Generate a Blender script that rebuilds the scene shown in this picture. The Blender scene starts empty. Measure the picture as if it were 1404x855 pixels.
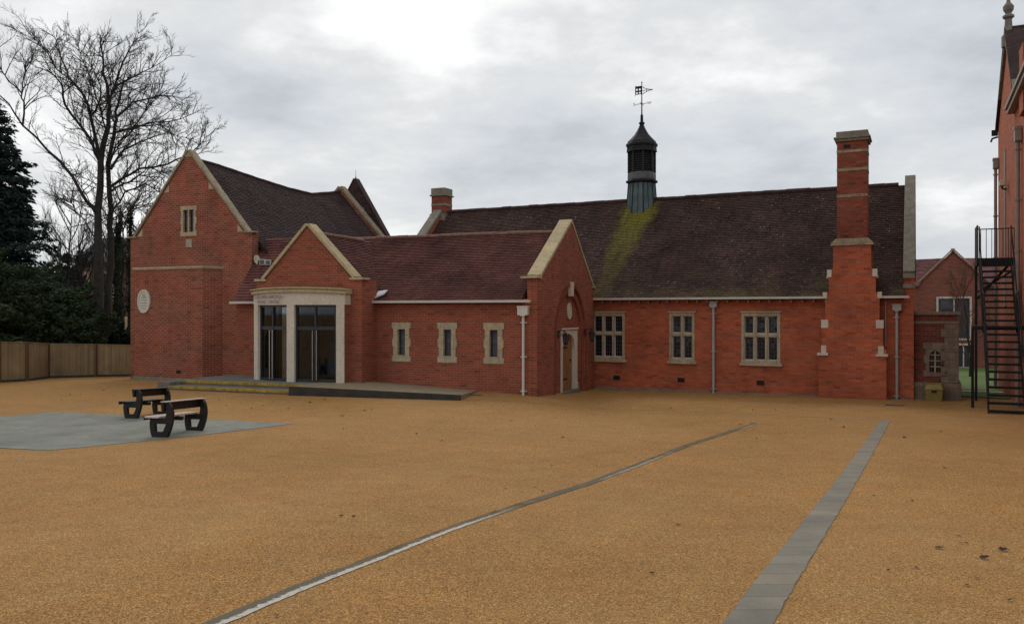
import bpy, math, random
from mathutils import Vector, Matrix
from mathutils.geometry import tessellate_polygon
random.seed(7)
sc = bpy.context.scene
COL = sc.collection
R = math.radians
CAMZ = 2.8; F = 1150.0; CX = 702.0; HZ = 428.0

# ------------------------------------------------------------------ ground height
def lerp_tab(tab, t):
    if t <= tab[0][0]: return tab[0][1]
    for (a, ha), (b, hb) in zip(tab, tab[1:]):
        if t <= b: return ha + (hb-ha)*(t-a)/(b-a)
    return tab[-1][1]
RT = [(0,1.62),(5,1.78),(10,2.08),(16,2.36),(20,2.52),(25,2.70),(30,2.79),(33,2.8),(45,2.98),(60,3.0)]
LT = [(0,1.62),(5,1.78),(10,2.08),(16,2.36),(22,2.40),(28,2.38),(33,2.53),(60,2.6)]
def sm(tab, t): return sum(lerp_tab(tab, t+d) for d in (-1.6,-.8,0,.8,1.6))/5
def gz(x, y):
    w = max(0.0, min(1.0, (x+.6)/3.6)); w = w*w*(3-2*w)
    return CAMZ - (sm(LT, y)*(1-w) + sm(RT, y)*w)
def gp(px, py, lift=0.0):                 # where a sight line meets the ground
    u = (px-CX)/F; v = (HZ-py)/F
    lo, hi = 1.0, 300.0
    for _ in range(60):
        m = (lo+hi)/2
        if CAMZ + v*m > gz(u*m, m): lo = m
        else: hi = m
    return Vector((u*lo, lo, gz(u*lo, lo)+lift))
def at(px, py, y): return Vector(((px-CX)/F*y, y, CAMZ+(HZ-py)/F*y))

# ------------------------------------------------------------------ materials
MATS = {}
def newmat(name):
    m = bpy.data.materials.new(name); m.use_nodes = True
    nt = m.node_tree; nt.nodes.clear()
    o = nt.nodes.new('ShaderNodeOutputMaterial'); b = nt.nodes.new('ShaderNodeBsdfPrincipled')
    nt.links.new(b.outputs[0], o.inputs[0]); MATS[name] = m
    return m, nt, b
def N(nt, typ, **kw):
    n = nt.nodes.new(typ)
    for k, v in kw.items():
        if k in n.inputs.keys(): n.inputs[k].default_value = v
        else: setattr(n, k, v)
    return n
def noise(nt, vec, scale, detail=4, rough=.55):
    n = N(nt, 'ShaderNodeTexNoise', Scale=scale, Detail=detail, Roughness=rough)
    nt.links.new(vec, n.inputs['Vector']); return n.outputs['Fac']
def ramp(nt, fac, stops):
    r = nt.nodes.new('ShaderNodeValToRGB'); cr = r.color_ramp
    while len(cr.elements) < len(stops): cr.elements.new(.5)
    for e, (p, c) in zip(cr.elements, stops):
        e.position = p; e.color = (c[0], c[1], c[2], 1) if not isinstance(c, (int, float)) else (c, c, c, 1)
    nt.links.new(fac, r.inputs[0]); return r.outputs[0]
def mix(nt, fac, a, b, mode='MIX'):
    m = nt.nodes.new('ShaderNodeMix'); m.data_type = 'RGBA'; m.blend_type = mode
    for s, v in ((m.inputs[0], fac), (m.inputs[6], a), (m.inputs[7], b)):
        if isinstance(v, (int, float)): s.default_value = v
        elif isinstance(v, tuple): s.default_value = (*v[:3], 1)
        else: nt.links.new(v, s)
    return m.outputs[2]
def mth(nt, op, a, b=None, c=None):
    m = nt.nodes.new('ShaderNodeMath'); m.operation = op
    for i, v in enumerate((a, b, c)):
        if v is None: continue
        if isinstance(v, (int, float)): m.inputs[i].default_value = v
        else: nt.links.new(v, m.inputs[i])
    return m.outputs[0]
def bump(nt, bsdf, h, strength=.4, dist=.01):
    b = N(nt, 'ShaderNodeBump', Strength=strength, Distance=dist)
    nt.links.new(h, b.inputs['Height']); nt.links.new(b.outputs[0], bsdf.inputs['Normal'])
def coords(nt):
    t = nt.nodes.new('ShaderNodeTexCoord'); return t.outputs['UV'], t.outputs['Object']

def brick_mat(name, c1, c2, mortar, dark=.0, blotch=.35, mscale=1.0, msize=.008):
    m, nt, b = newmat(name); uv, ob = coords(nt)
    br = N(nt, 'ShaderNodeTexBrick', Scale=1.0)
    br.inputs['Brick Width'].default_value = .225; br.inputs['Row Height'].default_value = .075
    br.inputs['Mortar Size'].default_value = msize; br.inputs['Mortar Smooth'].default_value = .4
    br.inputs['Color1'].default_value = (*c1, 1); br.inputs['Color2'].default_value = (*c2, 1)
    br.inputs['Mortar'].default_value = (*mortar, 1); br.inputs['Bias'].default_value = -.1
    nt.links.new(uv, br.inputs['Vector'])
    # occasional burnt headers: one random value per brick
    mp = N(nt, 'ShaderNodeMapping'); mp.inputs['Scale'].default_value = (1/.225, 1/.075, 1)
    nt.links.new(uv, mp.inputs[0])
    fl = nt.nodes.new('ShaderNodeVectorMath'); fl.operation = 'FLOOR'; nt.links.new(mp.outputs[0], fl.inputs[0])
    wn = N(nt, 'ShaderNodeTexWhiteNoise', noise_dimensions='2D'); nt.links.new(fl.outputs[0], wn.inputs[0])
    f = ramp(nt, wn.outputs[0], [(0, .62), (.05, .74), (.09, .94), (.6, 1.0), (1, 1.16)])
    c = mix(nt, .8, br.outputs[0], f, 'MULTIPLY')
    n1 = ramp(nt, noise(nt, ob, .9, 5), [(.3, 1-blotch), (.55, 1.0), (.75, 1.12)])
    c = mix(nt, 1.0, c, n1, 'MULTIPLY')
    mp2 = N(nt, 'ShaderNodeMapping'); mp2.inputs['Scale'].default_value = (1.4, 1.4, 9); nt.links.new(ob, mp2.inputs[0])
    n2 = ramp(nt, noise(nt, mp2.outputs[0], 1.3, 3), [(.35, .84), (.6, 1.0), (.8, 1.10)])
    c = mix(nt, .7, c, n2, 'MULTIPLY')
    n3 = ramp(nt, noise(nt, ob, .45, 4), [(.5, 0), (.75, .35)])
    c = mix(nt, n3, c, (c1[0]*.45, c1[1]*.55, c1[2]*.6))
    nt.links.new(c, b.inputs['Base Color']); b.inputs['Roughness'].default_value = .93
    b.inputs['Specular IOR Level'].default_value = .25
    bump(nt, b, mth(nt, 'SUBTRACT', 1.0, br.outputs['Fac']), .5, .006)
    return m
def tile_mat(name, c1, c2, c3, moss=False, speck=.0):
    m, nt, b = newmat(name); uv, ob = coords(nt)
    mp = N(nt, 'ShaderNodeMapping'); mp.inputs['Scale'].default_value = (1/.17, 1/.1, 1)
    nt.links.new(uv, mp.inputs[0])
    fl = nt.nodes.new('ShaderNodeVectorMath'); fl.operation = 'FLOOR'; nt.links.new(mp.outputs[0], fl.inputs[0])
    wn = N(nt, 'ShaderNodeTexWhiteNoise', noise_dimensions='2D'); nt.links.new(fl.outputs[0], wn.inputs[0])
    c = ramp(nt, wn.outputs[0], [(0, c1), (.5, c2), (1, c3)])
    n1 = ramp(nt, noise(nt, ob, .8, 5), [(.3, .6), (.55, 1), (.75, 1.3)])
    c = mix(nt, 1, c, n1, 'MULTIPLY')
    n1 = ramp(nt, noise(nt, ob, 9, 3), [(.35, .7), (.6, 1.1)])
    c = mix(nt, .4, c, n1, 'MULTIPLY')
    if speck:
        v = ramp(nt, noise(nt, ob, 13.0, 1, .7), [(.70, 0), (.735, 1)])
        z = ramp(nt, noise(nt, ob, .7, 3), [(.40, 0), (.55, speck)])
        c = mix(nt, mth(nt, 'MULTIPLY', v, z), c, (.30, .30, .26))
    if moss:
        s = N(nt, 'ShaderNodeSeparateXYZ'); nt.links.new(ob, s.inputs[0])
        hgt = mth(nt, 'DIVIDE', mth(nt, 'SUBTRACT', s.outputs[2], 3.2), 4.0)
        wob = mth(nt, 'MULTIPLY', mth(nt, 'SUBTRACT', noise(nt, ob, 2.2, 5), .5), .7)
        dx = mth(nt, 'ABSOLUTE', mth(nt, 'ADD', mth(nt, 'SUBTRACT', s.outputs[0], mth(nt, 'ADD', .12, mth(nt, 'MULTIPLY', hgt, .36))), wob))
        edge = ramp(nt, mth(nt, 'DIVIDE', dx, mth(nt, 'ADD', .42, mth(nt, 'MULTIPLY', hgt, .5))), [(.5, 1), (1.0, 0)])
        down = ramp(nt, hgt, [(0, .10), (.35, .30), (.7, .75), (.93, .95), (1, .6)])
        mps = N(nt, 'ShaderNodeMapping'); mps.inputs['Scale'].default_value = (9, 1, .9); nt.links.new(ob, mps.inputs[0])
        grain = mth(nt, 'MULTIPLY', ramp(nt, noise(nt, ob, 14, 4, .7), [(.36, .25), (.52, 1)]), ramp(nt, noise(nt, mps.outputs[0], 1.0, 4), [(.35, .45), (.55, 1)]))
        f = mth(nt, 'MULTIPLY', mth(nt, 'MULTIPLY', edge, down), grain)
        c = mix(nt, f, c, (.21, .19, .02))
        low = ramp(nt, mth(nt, 'DIVIDE', mth(nt, 'SUBTRACT', s.outputs[2], 3.2), 4.0), [(0, .5), (.3, 0)])
        pat = ramp(nt, noise(nt, ob, 1.1, 4), [(.45, 0), (.65, 1)])
        c = mix(nt, mth(nt, 'MULTIPLY', low, pat), c, (.13, .13, .045))
    nt.links.new(c, b.inputs['Base Color']); b.inputs['Roughness'].default_value = .9
    b.inputs['Specular IOR Level'].default_value = .2
    bump(nt, b, noise(nt, ob, 30, 3), .3, .006)
    return m
def plain(name, c, rough=.7, var=.15, scale=3, metal=0, spec=.4, bumps=.0, bscale=40, stain=0, stainc=(.08,.07,.05), joints=None):
    m, nt, b = newmat(name); uv, ob = coords(nt)
    n1 = ramp(nt, noise(nt, ob, scale, 5), [(.3, 1-var), (.7, 1+var)])
    col = mix(nt, 1, c, n1, 'MULTIPLY')
    if stain:
        mp = N(nt, 'ShaderNodeMapping'); mp.inputs['Scale'].default_value = (3, 3, .8); nt.links.new(ob, mp.inputs[0])
        col = mix(nt, ramp(nt, noise(nt, mp.outputs[0], 2.0, 6), [(.45, 0), (.75, stain)]), col, stainc)
    if joints:
        soft = name in ('stone_pale', 'blue_grey_slab')
        br = N(nt, 'ShaderNodeTexBrick', Scale=1.0); br.inputs['Brick Width'].default_value = joints[0]; br.inputs['Row Height'].default_value = joints[1]
        br.inputs['Mortar Size'].default_value = .007; br.inputs['Mortar Smooth'].default_value = .3
        br.inputs['Color1'].default_value = (.90,.90,.90,1); br.inputs['Color2'].default_value = (1.08,1.06,1.03,1); br.inputs['Mortar'].default_value = (.8,.77,.72,1) if soft else (.55,.5,.42,1)
        if soft: br.inputs['Color1'].default_value = (.97,.97,.97,1); br.inputs['Color2'].default_value = (1.03,1.03,1.02,1); br.inputs['Mortar Size'].default_value = .004
        nt.links.new(uv, br.inputs['Vector']); col = mix(nt, 1, col, br.outputs[0], 'MULTIPLY')
        col = mix(nt, 1, col, ramp(nt, noise(nt, ob, 14, 4, .7), [(.35, .86), (.6, 1.05)]), 'MULTIPLY')
    nt.links.new(col, b.inputs['Base Color']); b.inputs['Roughness'].default_value = rough
    b.inputs['Metallic'].default_value = metal; b.inputs['Specular IOR Level'].default_value = spec
    if bumps: bump(nt, b, noise(nt, ob, bscale, 4), bumps, .01)
    return m
BR_HALL = brick_mat('brick_orange', (.46,.112,.050), (.35,.082,.040), (.34,.145,.09), blotch=.34, msize=.010)
BR_WING = brick_mat('brick_new_red', (.285,.074,.040), (.23,.060,.034), (.29,.14,.09), blotch=.18, msize=.010)
BR_OLD = brick_mat('brick_old_red', (.28,.070,.037), (.20,.050,.030), (.33,.18,.125), blotch=.28, msize=.012)
BR_SOOT = brick_mat('brick_sooty', (.27,.070,.038), (.19,.048,.03), (.17,.09,.06), blotch=.4)
BR_FAR = brick_mat('brick_far', (.25,.088,.062), (.22,.075,.056), (.24,.13,.10), blotch=.15)
BR_SIDE = brick_mat('brick_side', (.42,.112,.048), (.35,.092,.042), (.28,.13,.08), blotch=.2)
BR_DARK = brick_mat('brick_annex', (.20,.045,.030), (.13,.032,.024), (.17,.12,.09), blotch=.35)
BR_HOUSE = brick_mat('brick_house', (.16,.085,.06), (.12,.065,.05), (.14,.11,.09))
TILE_HALL = tile_mat('tiles_weathered', (.040,.024,.021), (.060,.033,.027), (.085,.046,.035), moss=True, speck=.9)
TILE_WING = tile_mat('tiles_new_plum', (.108,.043,.038), (.138,.054,.045), (.170,.067,.053))
TILE_DARK = tile_mat('tiles_dark', (.036,.022,.022), (.050,.029,.028), (.068,.038,.034), speck=.25)
TILE_FAR = tile_mat('tiles_far', (.15,.07,.075), (.18,.085,.085), (.2,.1,.09))
STONE = plain('stone_buff', (.40,.325,.22), .9, .14, 5, bumps=.15, stain=.5, stainc=(.19,.155,.10), spec=.2, joints=(.6,.42))
STONE_M = plain('stone_sooty_buff', (.30,.25,.175), .9, .2, 5, bumps=.2, stain=.6, stainc=(.13,.11,.08), spec=.2, joints=(.6,.5))
STONE_Y = plain('stone_yellow', (.41,.335,.20), .85, .10, 4, bumps=.1, stain=.45, stainc=(.25,.20,.10), spec=.2, joints=(.8,.62))
STONE_W = plain('stone_pale', (.57,.505,.41), .85, .06, 3, bumps=.05, stain=.3, stainc=(.33,.28,.20), spec=.2, joints=(1.4,1.3))
STONE_G = plain('stone_grey_lichen', (.20,.18,.14), .9, .25, 6, bumps=.3, stain=.6, stainc=(.12,.11,.08))
STONE_P = plain('stone_plaque', (.52,.49,.42), .8, .08, 6)
WHITE = plain('white_paint', (.55,.51,.46), .5, .08, 2, stain=.2, stainc=(.3,.28,.25))
CASTB = plain('brown_cast_iron', (.25,.205,.175), .6, .12, 4)
CAST = plain('grey_cast_iron', (.34,.32,.31), .5, .1, 4)
TIMBER = plain('oak_door', (.24,.115,.045), .5, .25, 6, stain=.6, stainc=(.12,.05,.02))
BLACK = plain('black_iron', (.010,.010,.010), .6, .2, 6, spec=.25)
RECYC = plain('dark_recycled_plastic', (.012,.009,.008), .5, .3, 8, spec=.3)
WETTOP = plain('painted_sheen_boards', (.50,.42,.37), .3, .15, 9, spec=.8)  # sky reflection on wet bench tops painted in as pale base colour
LEAD = plain('lead_dark', (.016,.017,.020), .7, .3, 5, spec=.2)
LEADP = plain('lead_pale_band', (.09,.085,.09), .6, .3, 6)
COPPER = plain('copper_green', (.07,.105,.108), .6, .3, 3, stain=.8, stainc=(.03,.04,.045))
LOUV = plain('louvre_black', (.010,.010,.012), .7, .3, 8)
FRAME = plain('door_frame_dark', (.022,.024,.032), .35, .1, 4)
STEEL = plain('steel_handle', (.38,.37,.35), .35, .05, 4, metal=1)
CONC = plain('concrete', (.14,.128,.108), .9, .2, 4, bumps=.2, stain=.5)
CONCD = plain('blackened_kerb', (.036,.030,.025), .9, .35, 3, bumps=.3)
YELLOW = plain('yellow_nosing', (.33,.21,.025), .8, .45, 5, stain=.6, stainc=(.07,.06,.04))
YBIN = plain('yellow_plastic', (.21,.155,.035), .5, .15, 4)
SLABM = plain('blue_grey_slab', (.178,.182,.152), .95, .22, 1.3, bumps=.1, bscale=60, stain=.4, stainc=(.14,.12,.09), joints=(.9,.6))
BARK = plain('bark', (.030,.026,.022), .95, .35, 4, bumps=.6, bscale=15)
BARKD = plain('twigs', (.030,.025,.023), .95, .2, 4)
BARKB = plain('brown_twigs', (.10,.065,.045), .95, .2, 4)
LEAFB = plain('fallen_leaf_brown', (.045,.02,.01), .6, .3, 20)
LEAFT = plain('fallen_leaf_tan', (.10,.05,.02), .7, .3, 20)
DARKIN = plain('interior_dark', (.30,.36,.42), .9, .2, 2)
CURTAIN = plain('pale_blind', (.40,.42,.46), .9, .2, 3)
LETTER = plain('letters_grey', (.30,.26,.26), .6, .1, 3)
TERRA = plain('terracotta_ridge', (.17,.09,.065), .9, .25, 8)
SLATE = plain('slate', (.06,.06,.065), .8, .3, 4)

def glass_mat(name, tint, lead=None):
    m, nt, b = newmat(name); uv, ob = coords(nt)
    col = tint
    if lead:
        br = N(nt, 'ShaderNodeTexBrick', Scale=1.0); br.offset = 0
        br.inputs['Brick Width'].default_value = lead[0]; br.inputs['Row Height'].default_value = lead[1]
        br.inputs['Mortar Size'].default_value = .006; br.inputs['Mortar Smooth'].default_value = .2
        br.inputs['Color1'].default_value = (*tint, 1); br.inputs['Color2'].default_value = (tint[0]*1.3, tint[1]*1.2, tint[2]*1.5, 1)
        br.inputs['Mortar'].default_value = (.075, .075, .08, 1)
        nt.links.new(uv, br.inputs['Vector'])
        nt.links.new(br.outputs[0], b.inputs['Base Color'])
        rr = ramp(nt, br.outputs['Fac'], [(0, .09), (1, .6)]); nt.links.new(rr, b.inputs['Roughness']); b.inputs['Specular IOR Level'].default_value = .3
        # each quarry sits at a slightly different tilt
        vm = nt.nodes.new('ShaderNodeVectorMath'); vm.operation = 'FLOOR'
        mp = N(nt, 'ShaderNodeMapping'); mp.inputs['Scale'].default_value = (1/lead[0], 1/lead[1], 1)
        nt.links.new(uv, mp.inputs[0]); nt.links.new(mp.outputs[0], vm.inputs[0])
        wn = N(nt, 'ShaderNodeTexWhiteNoise', noise_dimensions='2D'); nt.links.new(vm.outputs[0], wn.inputs[0])
        g = N(nt, 'ShaderNodeNewGeometry') if False else nt.nodes.new('ShaderNodeNewGeometry')
        sb = nt.nodes.new('ShaderNodeVectorMath'); sb.operation = 'SUBTRACT'; nt.links.new(wn.outputs[1], sb.inputs[0]); sb.inputs[1].default_value = (.5, .5, .5)
        scn = nt.nodes.new('ShaderNodeVectorMath'); scn.operation = 'SCALE'; nt.links.new(sb.outputs[0], scn.inputs[0]); scn.inputs['Scale'].default_value = .05
        ad = nt.nodes.new('ShaderNodeVectorMath'); ad.operation = 'ADD'; nt.links.new(g.outputs['Normal'], ad.inputs[0]); nt.links.new(scn.outputs[0], ad.inputs[1])
        no = nt.nodes.new('ShaderNodeVectorMath'); no.operation = 'NORMALIZE'; nt.links.new(ad.outputs[0], no.inputs[0])
        nt.links.new(no.outputs[0], b.inputs['Normal'])
    else:
        b.inputs['Base Color'].default_value = (*tint, 1); b.inputs['Roughness'].default_value = .06
    return m
GLASS_LEAD = glass_mat('leaded_glass', (.010,.011,.014), (.10,.135))
GLASS_SLIT = glass_mat('slit_glass', (.055,.065,.075), (.30,.085))
GLASS_FAR = glass_mat('far_glass', (.05,.06,.07), (.6,.8))
def door_glass():
    m = bpy.data.materials.new('clear_door_glass'); m.use_nodes = True; nt = m.node_tree; nt.nodes.clear()
    o = nt.nodes.new('ShaderNodeOutputMaterial'); t = nt.nodes.new('ShaderNodeBsdfTransparent'); g = nt.nodes.new('ShaderNodeBsdfGlossy')
    t.inputs[0].default_value = (.62, .68, .74, 1); g.inputs['Roughness'].default_value = .03
    f = N(nt, 'ShaderNodeFresnel', IOR=1.5); mx = nt.nodes.new('ShaderNodeMixShader')
    nt.links.new(f.outputs[0], mx.inputs[0]); nt.links.new(t.outputs[0], mx.inputs[1]); nt.links.new(g.outputs[0], mx.inputs[2])
    nt.links.new(mx.outputs[0], o.inputs[0]); return m
GLASS_DOOR = door_glass()

def foliage_mat(name, a, b_, c_):
    m, nt, b = newmat(name); uv, ob = coords(nt)
    g = nt.nodes.new('ShaderNodeNewGeometry')
    c = ramp(nt, g.outputs['Random Per Island'], [(0, a), (.5, b_), (1, c_)])
    n1 = ramp(nt, noise(nt, ob, .8, 3), [(.35, .65), (.65, 1.25)])
    c = mix(nt, 1, c, n1, 'MULTIPLY')
    nt.links.new(c, b.inputs['Base Color']); b.inputs['Roughness'].default_value = .85
    b.inputs['Specular IOR Level'].default_value = .15
    return m
FOL_CEDAR = foliage_mat('cedar_needles', (.015,.028,.027), (.026,.045,.040), (.042,.066,.055))
FOL_YEW = foliage_mat('yew_leaves', (.026,.044,.022), (.044,.066,.030), (.074,.094,.042))
FOL_IVY = foliage_mat('ivy_leaves', (.016,.028,.016), (.026,.042,.022), (.04,.055,.03))
FOL_GREY = foliage_mat('grey_green_leaves', (.035,.05,.045), (.05,.065,.055), (.065,.08,.065))

def gravel():
    m, nt, b = newmat('golden_resin_gravel'); uv, ob = coords(nt)
    v = N(nt, 'ShaderNodeTexVoronoi', Scale=130.0); nt.links.new(ob, v.inputs['Vector'])
    sp = N(nt, 'ShaderNodeSeparateColor'); nt.links.new(v.outputs['Color'], sp.inputs[0])
    c = ramp(nt, sp.outputs[0], [(0, (.11,.048,.010)), (.14, (.24,.113,.028)), (.5, (.370,.196,.060)), (.85, (.445,.246,.083)), (1, (.64,.43,.20))])
    d = ramp(nt, v.outputs['Distance'], [(.35, 1), (.75, .5)])
    c = mix(nt, .6, c, d, 'MULTIPLY')
    v2 = N(nt, 'ShaderNodeTexVoronoi', Scale=78.0); nt.links.new(ob, v2.inputs['Vector'])
    sp2 = N(nt, 'ShaderNodeSeparateColor'); nt.links.new(v2.outputs['Color'], sp2.inputs[0])
    pit = mth(nt, 'MULTIPLY', ramp(nt, sp2.outputs[1], [(.66, 0), (.71, 1)]), ramp(nt, v2.outputs['Distance'], [(.2, 1), (.42, 0)]))
    c = mix(nt, mth(nt, 'MULTIPLY', pit, .85), c, (.045, .02, .006))
    lit = mth(nt, 'MULTIPLY', ramp(nt, sp2.outputs[2], [(.90, 0), (.93, 1)]), ramp(nt, v2.outputs['Distance'], [(.12, 1), (.3, 0)]))
    c = mix(nt, mth(nt, 'MULTIPLY', lit, .6), c, (.62, .48, .32))
    v3 = ramp(nt, noise(nt, ob, 42, 3, .8), [(.32, .58), (.5, 1.02), (.68, 1.36)])
    c = mix(nt, .85, c, v3, 'MULTIPLY')
    n1 = ramp(nt, noise(nt, ob, .35, 6, .6), [(.3, .86), (.55, 1.0), (.75, 1.10)])
    c = mix(nt, 1, c, n1, 'MULTIPLY')
    n4 = ramp(nt, noise(nt, ob, 2.2, 5, .6), [(.3, .90), (.7, 1.08)])
    c = mix(nt, 1, c, n4, 'MULTIPLY')
    hue = ramp(nt, noise(nt, ob, 1.6, 6, .65), [(.4, 0), (.65, .6)])
    c = mix(nt, hue, c, mix(nt, 1, c, (1.03, .88, .74), 'MULTIPLY'))
    n2 = ramp(nt, noise(nt, ob, .16, 4), [(.45, 0), (.7, .3)])
    c = mix(nt, n2, c, (.33, .20, .088))
    nt.links.new(c, b.inputs['Base Color']); b.inputs['Roughness'].default_value = .92
    b.inputs['Specular IOR Level'].default_value = .15
    bump(nt, b, mth(nt, 'SUBTRACT', 1.0, v.outputs['Distance']), .5, .004)
    return m
GRAVEL = gravel()
def grass():
    m, nt, b = newmat('lawn_grass'); uv, ob = coords(nt)
    c = ramp(nt, noise(nt, ob, 25, 4, .7), [(.3, (.045,.085,.012)), (.55, (.09,.15,.025)), (.75, (.14,.2,.045))])
    c = mix(nt, 1, c, ramp(nt, noise(nt, ob, .5, 3), [(.3, .8), (.7, 1.15)]), 'MULTIPLY')
    nt.links.new(c, b.inputs['Base Color']); b.inputs['Roughness'].default_value = .9
    bump(nt, b, noise(nt, ob, 60, 3), .6, .03); return m
GRASS = grass()
def strip_mat():
    m, nt, b = newmat('grey_block_strip'); uv, ob = coords(nt)
    br = N(nt, 'ShaderNodeTexBrick', Scale=1.0); br.offset = .35
    br.inputs['Brick Width'].default_value = .9; br.inputs['Row Height'].default_value = .31
    br.inputs['Mortar Size'].default_value = .008; br.inputs['Mortar Smooth'].default_value = .3
    br.inputs['Color1'].default_value = (.150, .133, .098, 1); br.inputs['Color2'].default_value = (.192, .170, .126, 1)
    br.inputs['Mortar'].default_value = (.10, .08, .055, 1)
    nt.links.new(uv, br.inputs['Vector'])
    c = mix(nt, 1, br.outputs[0], ramp(nt, noise(nt, ob, 2.5, 5), [(.3, .78), (.7, 1.15)]), 'MULTIPLY')
    c = mix(nt, .6, c, ramp(nt, noise(nt, ob, 70, 3), [(.35, .75), (.6, 1.1)]), 'MULTIPLY')
    c = mix(nt, ramp(nt, noise(nt, ob, 1.1, 4), [(.5, 0), (.75, .4)]), c, (.24, .17, .09))
    nt.links.new(c, b.inputs['Base Color']); b.inputs['Roughness'].default_value = .75; return m
STRIPM = strip_mat()
def channel_mat(W=.13):
    m, nt, b = newmat('channel_with_worn_line'); uv, ob = coords(nt)
    s_ = N(nt, 'ShaderNodeSeparateXYZ'); nt.links.new(uv, s_.inputs[0])
    f = mth(nt, 'SUBTRACT', 1.0, mth(nt, 'DIVIDE', mth(nt, 'SUBTRACT', s_.outputs[0], .3), W))
    base = mix(nt, 1, (.135, .105, .066), ramp(nt, noise(nt, ob, 5, 5), [(.3, .7), (.7, 1.3)]), 'MULTIPLY')
    base = mix(nt, ramp(nt, noise(nt, ob, .5, 3), [(.45, 0), (.6, .8)]), base, (.125, .115, .09))
    rag = mth(nt, 'MULTIPLY', mth(nt, 'SUBTRACT', noise(nt, ob, 22, 5, .7), .5), .8)
    edge = ramp(nt, mth(nt, 'ADD', f, rag), [(.36, 1), (.46, 0)])
    along = ramp(nt, noise(nt, ob, .45, 2), [(.46, 0), (.54, 1)])
    along = mth(nt, 'MAXIMUM', ramp(nt, s_.outputs[1], [(3.2/40, 1), (4.3/40, 0)]) if False else ramp(nt, mth(nt, 'DIVIDE', s_.outputs[1], 40.0), [(.085, 1), (.115, 0)]), mth(nt, 'MULTIPLY', along, .45))
    chips = ramp(nt, noise(nt, ob, 30, 4, .7), [(.36, 0), (.42, 1)])
    k = mth(nt, 'MULTIPLY', mth(nt, 'MULTIPLY', edge, along), chips)
    c = mix(nt, mth(nt, 'MULTIPLY', k, .9), base, (.50, .46, .40))
    nt.links.new(c, b.inputs['Base Color']); b.inputs['Roughness'].default_value = .95; b.inputs['Specular IOR Level'].default_value = .05; return m
CHANM = channel_mat()
def fence_mat():
    m, nt, b = newmat('fence_boards'); uv, ob = coords(nt)
    mp = N(nt, 'ShaderNodeMapping'); mp.inputs['Scale'].default_value = (9.0, .01, 1); nt.links.new(uv, mp.inputs[0])
    fl = nt.nodes.new('ShaderNodeVectorMath'); fl.operation = 'FLOOR'; nt.links.new(mp.outputs[0], fl.inputs[0])
    wn = N(nt, 'ShaderNodeTexWhiteNoise', noise_dimensions='2D'); nt.links.new(fl.outputs[0], wn.inputs[0])
    c = ramp(nt, wn.outputs[0], [(0, (.20,.135,.066)), (1, (.265,.185,.092))])
    n = ramp(nt, noise(nt, ob, 1.4, 4), [(.3, .72), (.7, 1.12)]); c = mix(nt, 1, c, n, 'MULTIPLY')
    s = N(nt, 'ShaderNodeSeparateXYZ'); nt.links.new(ob, s.inputs[0])
    alg = mth(nt, 'MULTIPLY', ramp(nt, s.outputs[2], [(.0, .6), (.5, 0)]), ramp(nt, noise(nt, ob, 1.8, 4), [(.4, 0), (.65, 1)]))
    c = mix(nt, alg, c, (.075, .08, .035))
    nt.links.new(c, b.inputs['Base Color']); b.inputs['Roughness'].default_value = .85; return m
FENCE = fence_mat()

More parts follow.
